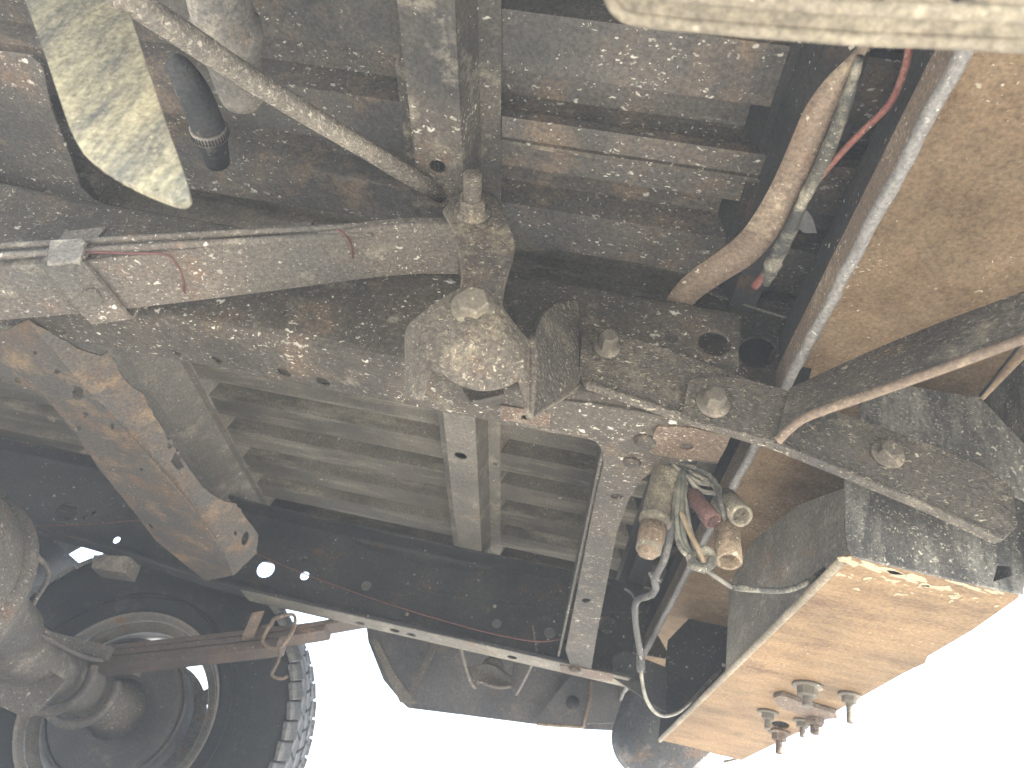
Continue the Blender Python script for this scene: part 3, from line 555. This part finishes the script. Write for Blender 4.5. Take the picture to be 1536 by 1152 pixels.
plate('sun_block_panel', [V((.236, .13, .5825)), V((.236, 1.99, .5825)), V((.236, 1.99, 1.05)), V((.236, .13, 1.05))], .003, DARK, n=(-1, 0, 0))  # unseen panel added to stop sun leaking between bed and bumper
plate('bumper_sun_block', [V((.18, .155, .355)), V((.41, .155, .355)), V((.41, .155, BT+.073)), V((.18, .155, BT+.073))], .003, BPANEL, bmp, n=(0, -1, 0))  # unseen end plate added to keep direct sun off the bumper arm
# ================================================================ bedsides
fb = [P(x, y, 'Y', 2.0) for x, y in ((605, 1056), (612, 1062), (700, 1073), (800, 1086), (880, 1094), (926, 1096), (936, 1088))]
arch = [V((-.90+.56*math.cos(R(t)), 2.0, .2+.56*math.sin(R(t)))) for t in range(171, 37, -9)]
fbp = [V((.30, 2.0, .50)), V((.30, 2.0, 1.05)), V((-2.6, 2.0, 1.05)), V((-2.6, 2.0, .36)), V((-1.45, 2.0, .36))]+arch+[P(552, 962, 'Y', 2.0), P(575, 1020, 'Y', 2.0)]+fb
fbs = plate('bedside', fbp, .004, BEDSIDE, label='dark inner face of the bedside behind the wheel')
ch = simple('pale_worn_edge', (.3, .28, .24), (.2, .18, .15))
def strip(name, q, yv, mat, par, t=.003): return plate(name, [P(x, y, 'Y', yv) for x, y in q], t, mat, par)
strip('return_flange', [(556, 960), (566, 958), (592, 1010), (626, 1055), (600, 1054), (578, 1010)], 1.985, SILL, fbs)
strip('stiffener', [(646, 966), (657, 966), (622, 1046), (614, 1040)], 1.97, SPRING, fbs)
strip('gusset', [(862, 1005), (905, 1020), (878, 1092), (798, 1084)], 1.96, BEDSIDE, fbs)
strip('bracket_plate', [(885, 1015), (945, 1030), (930, 1085), (880, 1085)], 1.94, BEDSIDE, fbs)
tube('hanging_strip', [P(888, 1018, 'Y', 1.93), P(884, 1050, 'Y', 1.93), P(876, 1082, 'Y', 1.93), P(868, 1090, 'Y', 1.93), P(805, 1086, 'Y', 1.93)], .004, STRAP, fbs, smooth=4)
put('dark_hole_disc', lathem([(.016, 0), (.016, .002), (.001, .003)], (0, 0, 0), (0, 0, 1), 20), P(859, 1054, 'Y', 1.955), (0, -1, 0), DARK, fbs)  # dark disc painted on in place of an open hole
# near bedside: mostly overhead and behind the camera
nb = plate('bedside', [V((-.42, .125, .30)), V((.42, .125, .335)), V((.42, .125, 1.05)), V((-2.6, .125, 1.05)), V((-2.6, .125, .33)), V((-1.42, .125, .33))]+[V((-.93+.50*math.cos(R(t)), .125, .22+.50*math.sin(R(t)))) for t in range(172, 8, -12)], .003, BEDSIDE, n=(0, -1, 0))
lip_px = [(905, -50), (918, 2), (940, 24), (975, 31), (1030, 37), (1150, 47), (1300, 57), (1420, 62), (1560, 70), (1560, -120), (905, -120)]
plate('lower_lip', PX(lip_px, 'Z', .30), .003, LIP, nb, holes=[PX(ell((1441, -2), 20, 10), 'Z', .30)], label='pale dusty lower lip of the bedside')
el_ = PX([(905, -50), (918, 2), (940, 24), (975, 31), (1030, 37), (1150, 47), (1300, 58), (1420, 62), (1560, 70)], 'Z', .30)
obj('lip_edge', tubem([v+V((0, 0, 0)) for v in el_], .0028, seg=8, smooth=4), LIP, nb)
obj('lip_rib', tubem([v+V((0, -.012, -.001)) for v in el_], .003, seg=8, smooth=4), LIP, nb)

# ================================================================ blade-shaped splash shield, brace rod, filler neck (upper left)
bl = smoothline(PX([(30, -20), (66, 78), (90, 150), (112, 208), (140, 240), (185, 270), (235, 293), (268, 304), (282, 300), (283, 285), (268, 238), (243, 168), (214, 80), (190, 2), (185, -60), (10, -90)], 'Y', .27), 3)
plate('splash_shield', bl, .004, BLADE, label='blade-shaped shield splashed with yellow mud', bev=.0018)
tube('brace_rod', [P(178, -12, 'Y', .26), P(420, 146, 'Y', .40), P(662, 292, 'Y', .555)], [.0098, .0098, .0092], ROD, label='mud-coated brace rod angled across the bed floor', seg=16, smooth=6, wob=.04)
fa, fb_ = P(366, 156, 'Z', .585), P(334, 22, 'Z', .585); fl = (fb_-fa).length
nk = obj('filler_neck', lathem([(.008, 0), (.017, .001), (.0195, .005), (.021, .012), (.0265, fl*.66), (.0310, fl*.68), (.0315, fl*.92), (.027, fl*.95), (.027, fl*2.2)], fa, fb_-fa, 36), NECK, label='dusty fuel filler neck beside the brace rod')
hose = tube('hose', [P(255, 92, 'Z', .60), P(270, 104, 'Z', .60), P(290, 138, 'Z', .60), P(312, 190, 'Z', .60), P(326, 243, 'Z', .605)], [.010, .013, .0165, .0175, .0135], HOSE, nk, seg=16)
cpos = P(314, 197, 'Z', .60); cax = (P(326, 243, 'Z', .605)-P(290, 138, 'Z', .60)).normalized()
obj('hose_clamp', lathem([(.0170, -.006), (.0190, -.006), (.0190, .006), (.0170, .006)], cpos, cax, 40, closed=True), NECK, nk)
u_ = cax.orthogonal().normalized(); b_ = cax.cross(u_)
sm = mesh('slot', [V((x, y, z)) for x in (-.0004, .0006) for y in (-.0008, .0008) for z in (-.0038, .0038)], [(0, 1, 3, 2), (4, 5, 7, 6), (0, 1, 5, 4), (2, 3, 7, 6), (0, 2, 6, 4), (1, 3, 7, 5)]); sm.materials.append(DARK)
for k in range(36):
    a = 2*math.pi*k/36; d = u_*math.cos(a)+b_*math.sin(a); y_ = cax.cross(d)
    o = bpy.data.objects.new('clamp_slot', sm); col.objects.link(o); o.parent = nk
    pz = cpos+d*.0190+OFF; o.matrix_local = M([[d[i], y_[i], cax[i], pz[i]] for i in range(3)]+[[0, 0, 0, 1]])

# ================================================================ far suspension, axle, wheels
FSP = dirt('dark_rusted_spring', (.05, .04, .034), (.085, .062, .048), (.12, .07, .045), .4, dust=(.2, .15, .11), dust_amt=.35, big=0, small=.15, dsc=(.2, 1, 1))
fsn = spring(1.545, 1.61, FSP, 'leaf spring of three dark leaves passing over the axle', False)
fcl = clip(-.60, 1.545, 1.61, 0, .022, STRAP, fsn, zlo=-.018, zhi=.03)
tube('tie_wire', [P(x, y, 'Y', 1.53) for x, y in ((412, 928), (440, 922), (440, 945), (418, 972), (394, 962), (410, 930), (412, 928))], .0035, STRAP, fsn, smooth=4)
tube('tie_wire', [P(x, y, 'Y', 1.53) for x, y in ((418, 972), (418, 990), (408, 1012), (422, 1018), (432, 1014))], .003, STRAP, fsn, smooth=4)
# far shackle hanger: same pressed bracket mirrored
hv = [V((v.x-.004, 2.147-v.y, .432+(v.z-.41)*.52)) for v in vs]
hm2 = bake(mesh('h2', hv, fs, True), [('SUBSURF', dict(levels=1, render_levels=1)), ('SOLIDIFY', dict(thickness=.006, offset=0))])
fh = obj('spring_hanger', hm2, SPRING, label='spring hanger bracket below the dark rail')
put('hanger_bolt', boltm(.0175, .017, .0235), P(739, 1001, 'Y', 1.69), (0, -1, 0), SPRING, fh)
WX, WZ = -.905, .20
ax = obj('rear_axle', lathem([(.047, 0), (.046, .40), (.051, .41), (.051, .48), (.045, .49), (.045, .60), (.066, .66)], (WX, 1.14, WZ), (0, 1, 0), 40), AXLE, label='dusty rear axle tube')
ax2 = obj('axle_tube', lathem([(.066, 0), (.056, .05), (.056, .75)], (WX, .35, WZ), (0, 1, 0), 32), AXLE, ax)
obj('differential', bake(lathem([(.02, -.20), (.08, -.185), (.11, -.12), (.138, -.05), (.146, 0), (.14, .05), (.12, .10), (.09, .16), (.062, .22), (.05, .30)], (WX+.0, 1.04, WZ+.02), (0, 1, 0), 40), []), SPRING, ax, 'round rusty differential housing')
obj('housing_rib', lathem([(.126, .075), (.152, .06), (.152, .045), (.126, .03)], (WX, 1.04, WZ+.02), (0, 1, 0), 40, closed=True), SPRING, ax)
tube('brake_line', [P(x, y, 'Y', v) for x, y, v in ((-10, 805, 1.15), (18, 808, 1.18), (66, 845, 1.24), (70, 870, 1.27), (50, 905, 1.3), (38, 935, 1.32), (80, 962, 1.4), (126, 985, 1.48), (160, 992, 1.56), (210, 1012, 1.65))], .0045, AXLE, ax, smooth=4)
pls = plate('shock_mount', PX([(0, 1000), (40, 985), (98, 1020), (70, 1052), (40, 1078), (0, 1060)], 'Y', 1.42), .006, AXLE, ax)
for yv in (1.52, 1.63):
    tube('u_bolt', [V((WX+.067*math.cos(R(t)), yv, .2+.067*math.sin(R(t)))) for t in range(25, -206, -21)], .0095, AXLE, ax, smooth=3)
plate('spring_seat', [V((WX-.07, 1.53, .248)), V((WX+.07, 1.53, .248)), V((WX+.07, 1.63, .248)), V((WX-.07, 1.63, .248))], .024, SPRING, ax)
lin = [(WX+.475*math.cos(R(t)), .2+.475*math.sin(R(t))) for t in range(137, 200, 6)]
obj('wheelhouse', bake(mesh('wl', [V((x, y, z)) for x, z in lin for y in (1.74, 2.0)], [(2*i, 2*i+1, 2*i+3, 2*i+2) for i in range(len(lin)-1)], True), [('SOLIDIFY', dict(thickness=.002))]), DARK)
bs_ = plate('bump_stop', PX([(140, 832), (198, 834), (188, 860), (137, 852)], 'Y', 1.50), .05, AXLE)
def wheel(cy, s, lab):
    e = bpy.data.objects.new('wheel', None); col.objects.link(e); e.parent = truck; e.location = V((WX, cy, WZ))+OFF; e['label'] = lab; e.scale = (1.06, 1., 1.06)
    if s < 0: e.rotation_euler = (0, 0, math.pi)
    return e
Z0 = V((0, 0, 0))
w1 = wheel(1.905, 1, 'rear wheel with dark tyre behind the leaf spring')
def wp(name, me, mat, lab=None):
    o = bpy.data.objects.new(name, me); 
    if not me.materials: me.materials.append(mat)
    col.objects.link(o); o.parent = w1
    if lab: o['label'] = lab
    return o
tyre = lathem([(.200, -.092), (.215, -.108), (.255, -.118), (.30, -.117), (.335, -.108), (.352, -.097), (.360, -.085), (.362, -.04), (.363, 0), (.362, .04), (.360, .085), (.352, .097), (.335, .108), (.30, .117), (.255, .118), (.215, .108), (.200, .092)], Z0, (0, 1, 0), 96, closed=True)
wp('tyre', tyre, RUBBER, 'black tyre with chunky tread blocks')
for rr in (.232, .275): wp('sidewall_rib', lathem([(rr, -.1145), (rr+.004, -.119), (rr+.008, -.1165)], Z0, (0, 1, 0), 96, closed=True), RUBBER)
wp('rim', lathem([(.205, -.088), (.210, -.094), (.203, -.097), (.196, -.090), (.190, -.072), (.172, -.06), (.170, -.02), (.172, .05), (.185, .07), (.2, .095), (.205, .09), (.19, .06), (.176, .045), (.174, -.05), (.19, -.062), (.2, -.08)], Z0, (0, 1, 0), 72, closed=True), RIMD)
wp('rim_edge', lathem([(.2085, -.0955), (.212, -.099), (.2145, -.0955), (.211, -.093)], Z0, (0, 1, 0), 96, closed=True), RIM)
wp('rim_step', lathem([(.1895, -.073), (.1925, -.078), (.1945, -.074), (.1925, -.071)], Z0, (0, 1, 0), 96, closed=True), RIM)
wp('rim_liner', lathem([(.1715, -.055), (.1695, -.02), (.1715, .05), (.184, .07), (.182, .071), (.1695, .051), (.1675, -.02), (.1695, -.055)], Z0, (0, 1, 0), 72, closed=True), RIM, 'bright inner wheel barrel')
# wheel disc with openings near the rim
def ring2(r, a0, a1, n): return [V((r*math.cos(a0+(a1-a0)*i/n), .045, r*math.sin(a0+(a1-a0)*i/n))) for i in range(n+1)]
hol = []
for k in range(8):
    a = 2*math.pi*(k+.3)/8; hol.append(ring2(.138, a-.27, a+.27, 5)+list(reversed(ring2(.163, a-.27, a+.27, 5))))
wp('wheel_disc', platem([V((.171*math.cos(2*math.pi*i/60), .045, .171*math.sin(2*math.pi*i/60))) for i in range(60)], .004, holes=hol, n=(0, -1, 0)), RIMD)
dr = wp('brake_drum', lathem([(.05, -.105), (.075, -.112), (.12, -.118), (.132, -.112), (.136, -.100), (.132, -.03), (.1, .0)], Z0, (0, 1, 0), 64), DRUM, 'brown brake drum and backing plate')
wp('drum_band', lathem([(.136, -.112), (.143, -.110), (.143, -.100), (.136, -.098)], Z0, (0, 1, 0), 64, closed=True), DRUM)
def blk_(w_, l_, h_): return bake(mesh('tb', [V((x*w_, y*l_, z*h_)) for x in (-.5, .5) for y in (-.5, .5) for z in (-.6, .5)], [(0, 1, 3, 2), (4, 5, 7, 6), (0, 1, 5, 4), (2, 3, 7, 6), (0, 2, 6, 4), (1, 3, 7, 5)]), [('BEVEL', dict(width=.0015, segments=1))])
tbs = blk_(.035, .036, .010); tbc = blk_(.034, .038, .010); tbs.materials.append(TREAD); tbc.materials.append(TREAD)
for row, (yv, me, tw, tilt) in enumerate(((-.091, tbs, .2, .45), (-.047, tbc, -.35, .06), (0, tbc, .35, 0), (.047, tbc, -.35, -.06), (.091, tbs, .2, -.45))):
    for k in range(58):
        a = 2*math.pi*(k+.5*(row % 2))/58; r_ = .366 if row in (1, 2, 3) else .362
        o = bpy.data.objects.new('tread_block', me); col.objects.link(o); o.parent = w1
        d = V((math.cos(a), 0, math.sin(a))); m = M.Rotation(-a+math.pi/2, 4, 'Y') @ M.Translation((0, yv, r_)) @ M.Rotation(tilt, 4, 'X') @ M.Rotation(tw, 4, 'Z'); o.matrix_local = m
# ---- far rail tail: dark bracket plates, hitch stay
plate('bumper_arm', PX([(918, 985), (935, 975), (1002, 1002), (1000, 1068), (985, 1060), (940, 1030), (918, 1015)], 'Y', 1.50), .005, DARK, label='dark bumper arm below the dark rail')
plate('tail_plate', PX([(893, 945), (968, 918), (1008, 990), (935, 976), (918, 1000), (895, 1010)], 'Y', 1.56), .004, RAIL)
plate('tail_bracket', PX([(905, 875), (975, 885), (968, 918), (895, 917)], 'Y', 1.48), .003, DARK)

# ================================================================ wiring (loose things that hang from the truck)
def thing(name, lab, cat, base, group=None):
    e = bpy.data.objects.new(name, None); col.objects.link(e); e.location = V(base)+V((0, 0, H)); e['label'] = lab; e['category'] = cat
    if group: e['group'] = group
    return e
hb = P(1040, 845, 'Y', .72)
hn = thing('trailer_wiring_harness', 'muddy bundle of trailer wires and plugs hanging below the rail end', 'wiring harness', hb)
HO = -hb
def ht(name, px, r, mat, lab=None, **k):
    return obj(name, tubem([P(x, y, 'Y', v) for x, y, v in px], r, **k), mat, hn, lab, off=HO)
def shell(a, b, r0, r1, mat, name, lab=None, flat=1., collar=True):
    a, b = V(a), V(b); L = (b-a).length; t = r0*.72
    pr = [(r0*.55, 0), (r0, .1*L), (r0, .62*L)]+([(r0*1.07, .63*L), (r0*1.07, .68*L)] if collar else [])+[(r1, .7*L), (r1, L), (r1*.72, L), (r1*.7, .75*L)]
    me = lathem(pr, a, b-a, 20); return obj(name, me, mat, hn, lab, off=HO)
shell(P(1002, 700, 'Y', .72), P(972, 826, 'Y', .71), .0152, .0125, PLUGD, 'plug', 'long muddy cylindrical plug with tan tip')
obj('plug_tip', lathem([(.0135, 0), (.0135, .016), (.010, .030), (.0085, .034), (.002, .034)], P(981, 788, 'Y', .7105), P(972, 826, 'Y', .71)-P(981, 788, 'Y', .711), 18), PLUG, hn, off=HO)
shell(P(1036, 738, 'Y', .715), P(1070, 782, 'Y', .70), .0085, .0095, PLUGR, 'plug', 'red dusty plug', collar=False)
shell(P(1085, 748, 'Y', .725), P(1112, 774, 'Y', .69), .0135, .0115, PLUGD, 'plug', 'round socket plug seen end on', collar=False)
shell(P(1090, 782, 'Y', .715), P(1093, 842, 'Y', .70), .0125, .013, PLUG, 'plug', 'tan open-ended plug', collar=False)
k = random.Random(3)
for i, (mt, px) in enumerate(((WIRE, [(1012, 692, .71), (1050, 704, .70), (1072, 722, .695), (1080, 750, .69), (1088, 780, .70)]), (WIRE, [(1010, 694, .715), (1045, 712, .71), (1068, 726, .705), (1080, 742, .70)]),
                              (WIREW, [(1008, 696, .71), (1030, 715, .71), (1050, 735, .71), (1075, 740, .71)]), (WIRE, [(1015, 696, .72), (1045, 722, .71), (1075, 728, .71), (1082, 745, .71)]),
                              (WIREG, [(1022, 705, .71), (1016, 760, .70), (1020, 810, .70), (1040, 832, .70), (1052, 842, .70)]), (WIREG, [(1026, 706, .71), (1022, 770, .70), (1030, 818, .70), (1048, 836, .70)]),
                              (WIREO, [(1022, 770, .695), (1035, 800, .69), (1048, 825, .69), (1056, 845, .695)]), (WIRE, [(1016, 700, .715), (1012, 760, .705), (1018, 815, .70), (1036, 838, .70)]),
                              (WIRE, [(1030, 712, .715), (1028, 770, .71), (1042, 810, .71), (1056, 838, .705)]), (WIREW, [(1020, 700, .715), (1026, 740, .71), (1034, 790, .705), (1046, 830, .70)]))):
    ht('wire', px, .0026, mt, smooth=6)
ht('wire_knot', [(1034, 835, .70), (1045, 850, .695), (1062, 850, .695), (1070, 836, .70), (1060, 825, .70), (1044, 832, .70), (1038, 846, .698), (1058, 854, .695)], .0045, WIRE, 'knotted loop where the wires meet', smooth=6)
ht('wire', [(1052, 850, .70), (1075, 866, .70), (1098, 881, .705)], .0022, WIREW)
ht('wire', [(1098, 881, .705), (1130, 884, .71), (1180, 885, .73), (1215, 870, .76), (1250, 845, .80)], .0030, WIRE)
lb = P(960, 1000, 'Y', 1.1)
lm = thing('taped_cable', 'grey taped cable drooping from the plug bundle toward the bumper', 'cable', lb)
cpx = [(1012, 760, .80), (1006, 800, .82), (996, 840, .84), (982, 868, .86), (984, 882, .88), (975, 893, .9), (955, 902, .93), (953, 930, .97), (958, 965, 1.02), (962, 985, 1.05)]
obj('cable', tubem([P(x, y, 'Y', v) for x, y, v in cpx], .0043, seg=10, wob=.08), TAPE, lm, off=-lb)
obj('splice', lathem([(.004, 0), (.006, .003), (.006, .022), (.004, .026)], P(961, 978, 'Y', 1.05), (.1, 0, -1), 14), TAPE, lm, off=-lb)
obj('tape_tail', tubem([P(955, 902, 'Y', .93), P(948, 890, 'Y', .93), P(938, 882, 'Y', .93)], .0025, seg=6), TAPE, lm, off=-lb)
obj('tape_tail', tubem([P(980, 868, 'Y', .86), P(976, 860, 'Y', .86), P(992, 872, 'Y', .86)], .003, seg=6), TAPE, lm, off=-lb)
obj('thin_wire', tubem([P(962, 990, 'Y', 1.05), P(963, 1020, 'Y', 1.07), P(970, 1050, 'Y', 1.1), P(985, 1070, 'Y', 1.14), P(1005, 1073, 'Y', 1.18), P(1030, 1058, 'Y', 1.25), P(1080, 1005, 'Y', 1.4)], .0026, seg=8), WIREW, lm, off=-lb)
rb = P(1205, 305, 'Z', .54)
rw = thing('red_cable', 'dusty red cable curving beside the twisted strap', 'cable', rb)
obj('red_wire', tubem([P(1366, 55, 'Z', .54), P(1358, 100, 'Z', .54), P(1335, 155, 'Z', .54), P(1290, 200, 'Z', .54), P(1245, 248, 'Z', .54), P(1215, 285, 'Z', .54), P(1203, 305, 'Z', .54)], .0027, seg=10), WIRER, rw, off=-rb)
obj('dark_sleeve', tubem([P(1290, 85, 'Z', .54), P(1270, 150, 'Z', .54), P(1240, 230, 'Z', .54), P(1205, 300, 'Z', .54), P(1182, 352, 'Z', .54), P(1160, 395, 'Z', .54), P(1148, 425, 'Z', .54)], [.003, .005, .006, .005, .007, .008, .005], seg=10, wob=.1), WIRE, rw, off=-rb)
obj('torn_tape', platem(PX([(1193, 310), (1205, 308), (1218, 325), (1226, 350), (1207, 350), (1195, 342)], 'Z', .54), .0008, bev=.0002), TAPE, rw, off=-rb)
obj('red_end', tubem([P(1155, 402, 'Z', .54), P(1142, 418, 'Z', .54), P(1132, 430, 'Z', .54)], .004, seg=8), WIRER, rw, off=-rb)
for lab, px, r in (('thin red wire sagging along the dark rail with daylight holes', [(375, 826, 1.50), (450, 858, 1.50), (560, 898, 1.50), (680, 935, 1.49), (760, 955, 1.48), (810, 962, 1.47), (850, 957, 1.47)], .0016),
                   ('thin red wire looped round the broad rusty leaf spring beside its clip', [(125, 378, .512), (200, 380, .511), (245, 381, .511), (262, 392, .512), (274, 415, .535), (278, 446, .592)], .0012),
                   ('short thin red wire round the broad rusty leaf spring toward the shackle', [(505, 344, .515), (518, 352, .52), (528, 372, .54), (529, 408, .592)], .0012),
                   ('thin red wire stretched above the tyre beside the axle housing', [(50, 789, 1.5), (130, 787, 1.5), (200, 781, 1.5), (250, 778, 1.5)], .0014),
                   ('thin red wire end beside the round hole at the dark rail end', [(887, 942, 1.47), (905, 928, 1.48), (918, 919, 1.49)], .0014)):
    pts = [P(x, y, 'Y', v) for x, y, v in px]; b0 = pts[len(pts)//2]
    o = obj('red_wire', tubem(pts, r, seg=6), REDT, None, lab, off=-b0); o.location = b0+V((0, 0, H)); o['category'] = 'wire'; o['group'] = 'thin red wires on the frame and springs'

# ================================================================ far tree
tb = V(ray(532, 1300)); tdir = V((ray(535, 1140)[0], ray(535, 1140)[1], 0)).normalized()
tp0 = tdir*13; tr = bpy.data.objects.new('tree', None); col.objects.link(tr); tr.location = (tp0.x, tp0.y, 0); tr.scale = (.40, .40, .385)
tr['label'] = 'sparse pale young tree standing beyond the truck'; tr['category'] = 'tree'
BARK = simple('pale_bark', (.1, .08, .06), (.15, .12, .09), rough=.9); LEAF = simple('pale_dry_leaf', (.035, .04, .018), (.055, .055, .028), rough=.7)
o = obj('trunk', joinm(tubem([(0, 0, 0), (.1, 0, 2), (0, .1, 4), (.05, 0, 6.2)], [.16, .12, .07, .02], seg=8), *[tubem([(0, 0, 2+.5*i), (.5*math.cos(i*2.4), .5*math.sin(i*2.4), 2.7+.5*i), (1.0*math.cos(i*2.4), 1.0*math.sin(i*2.4), 3.6+.45*i)], [.05, .03, .01], seg=6) for i in range(7)]), BARK, tr, off=V((0, 0, 0)))
lv, lf = [], []; rg = random.Random(5)
for i in range(2600):
    a = rg.uniform(0, 6.28); h = rg.uniform(2.4, 7.0); rr = 1.15*math.sqrt(rg.random())*math.sin(max(.12, (7.15-h)/4.9)*math.pi*.72)+.05
    if math.sin(a*3+h*2.3)+math.sin(h*4.1+a) < -.5: continue
    c = V((rr*math.cos(a), rr*math.sin(a), h)); u = V((rg.uniform(-1, 1), rg.uniform(-1, 1), rg.uniform(-1, 1))).normalized(); v2 = u.orthogonal().normalized(); n = len(lv)
    s_ = rg.uniform(.04, .075); lv += [c-u*s_, c+v2*s_*.5, c+u*s_, c-v2*s_*.5]; lf.append((n, n+1, n+2, n+3))
o = obj('crown', mesh('crown', lv, lf), LEAF, tr, off=V((0, 0, 0)))

# ================================================================ haze added for lens glare
hm_ = bpy.data.materials.new('glare_haze'); hm_.use_nodes = True; nt = hm_.node_tree
for n in list(nt.nodes):
    if n.type != 'OUTPUT_MATERIAL': nt.nodes.remove(n)
pv = nt.nodes.new('ShaderNodeVolumePrincipled'); pv.inputs['Color'].default_value = (.82, .91, 1, 1); pv.inputs['Density'].default_value = HAZE
nt.links.new(pv.outputs[0], [n for n in nt.nodes if n.type == 'OUTPUT_MATERIAL'][0].inputs['Volume'])
hx, hy0, hz0, hz1 = 602, 602, -1., 3.2
hme = mesh('haze', [V((x, y, z)) for x in (-hx, hx) for y in (-hy0, hy0) for z in (hz0, hz1)], [(0, 1, 3, 2), (4, 5, 7, 6), (0, 1, 5, 4), (2, 3, 7, 6), (0, 2, 6, 4), (1, 3, 7, 5)])
ho = bpy.data.objects.new('haze', hme); hme.materials.append(hm_); col.objects.link(ho); ho['kind'] = 'stuff'; ho['label'] = 'thin pale haze added for lens glare'
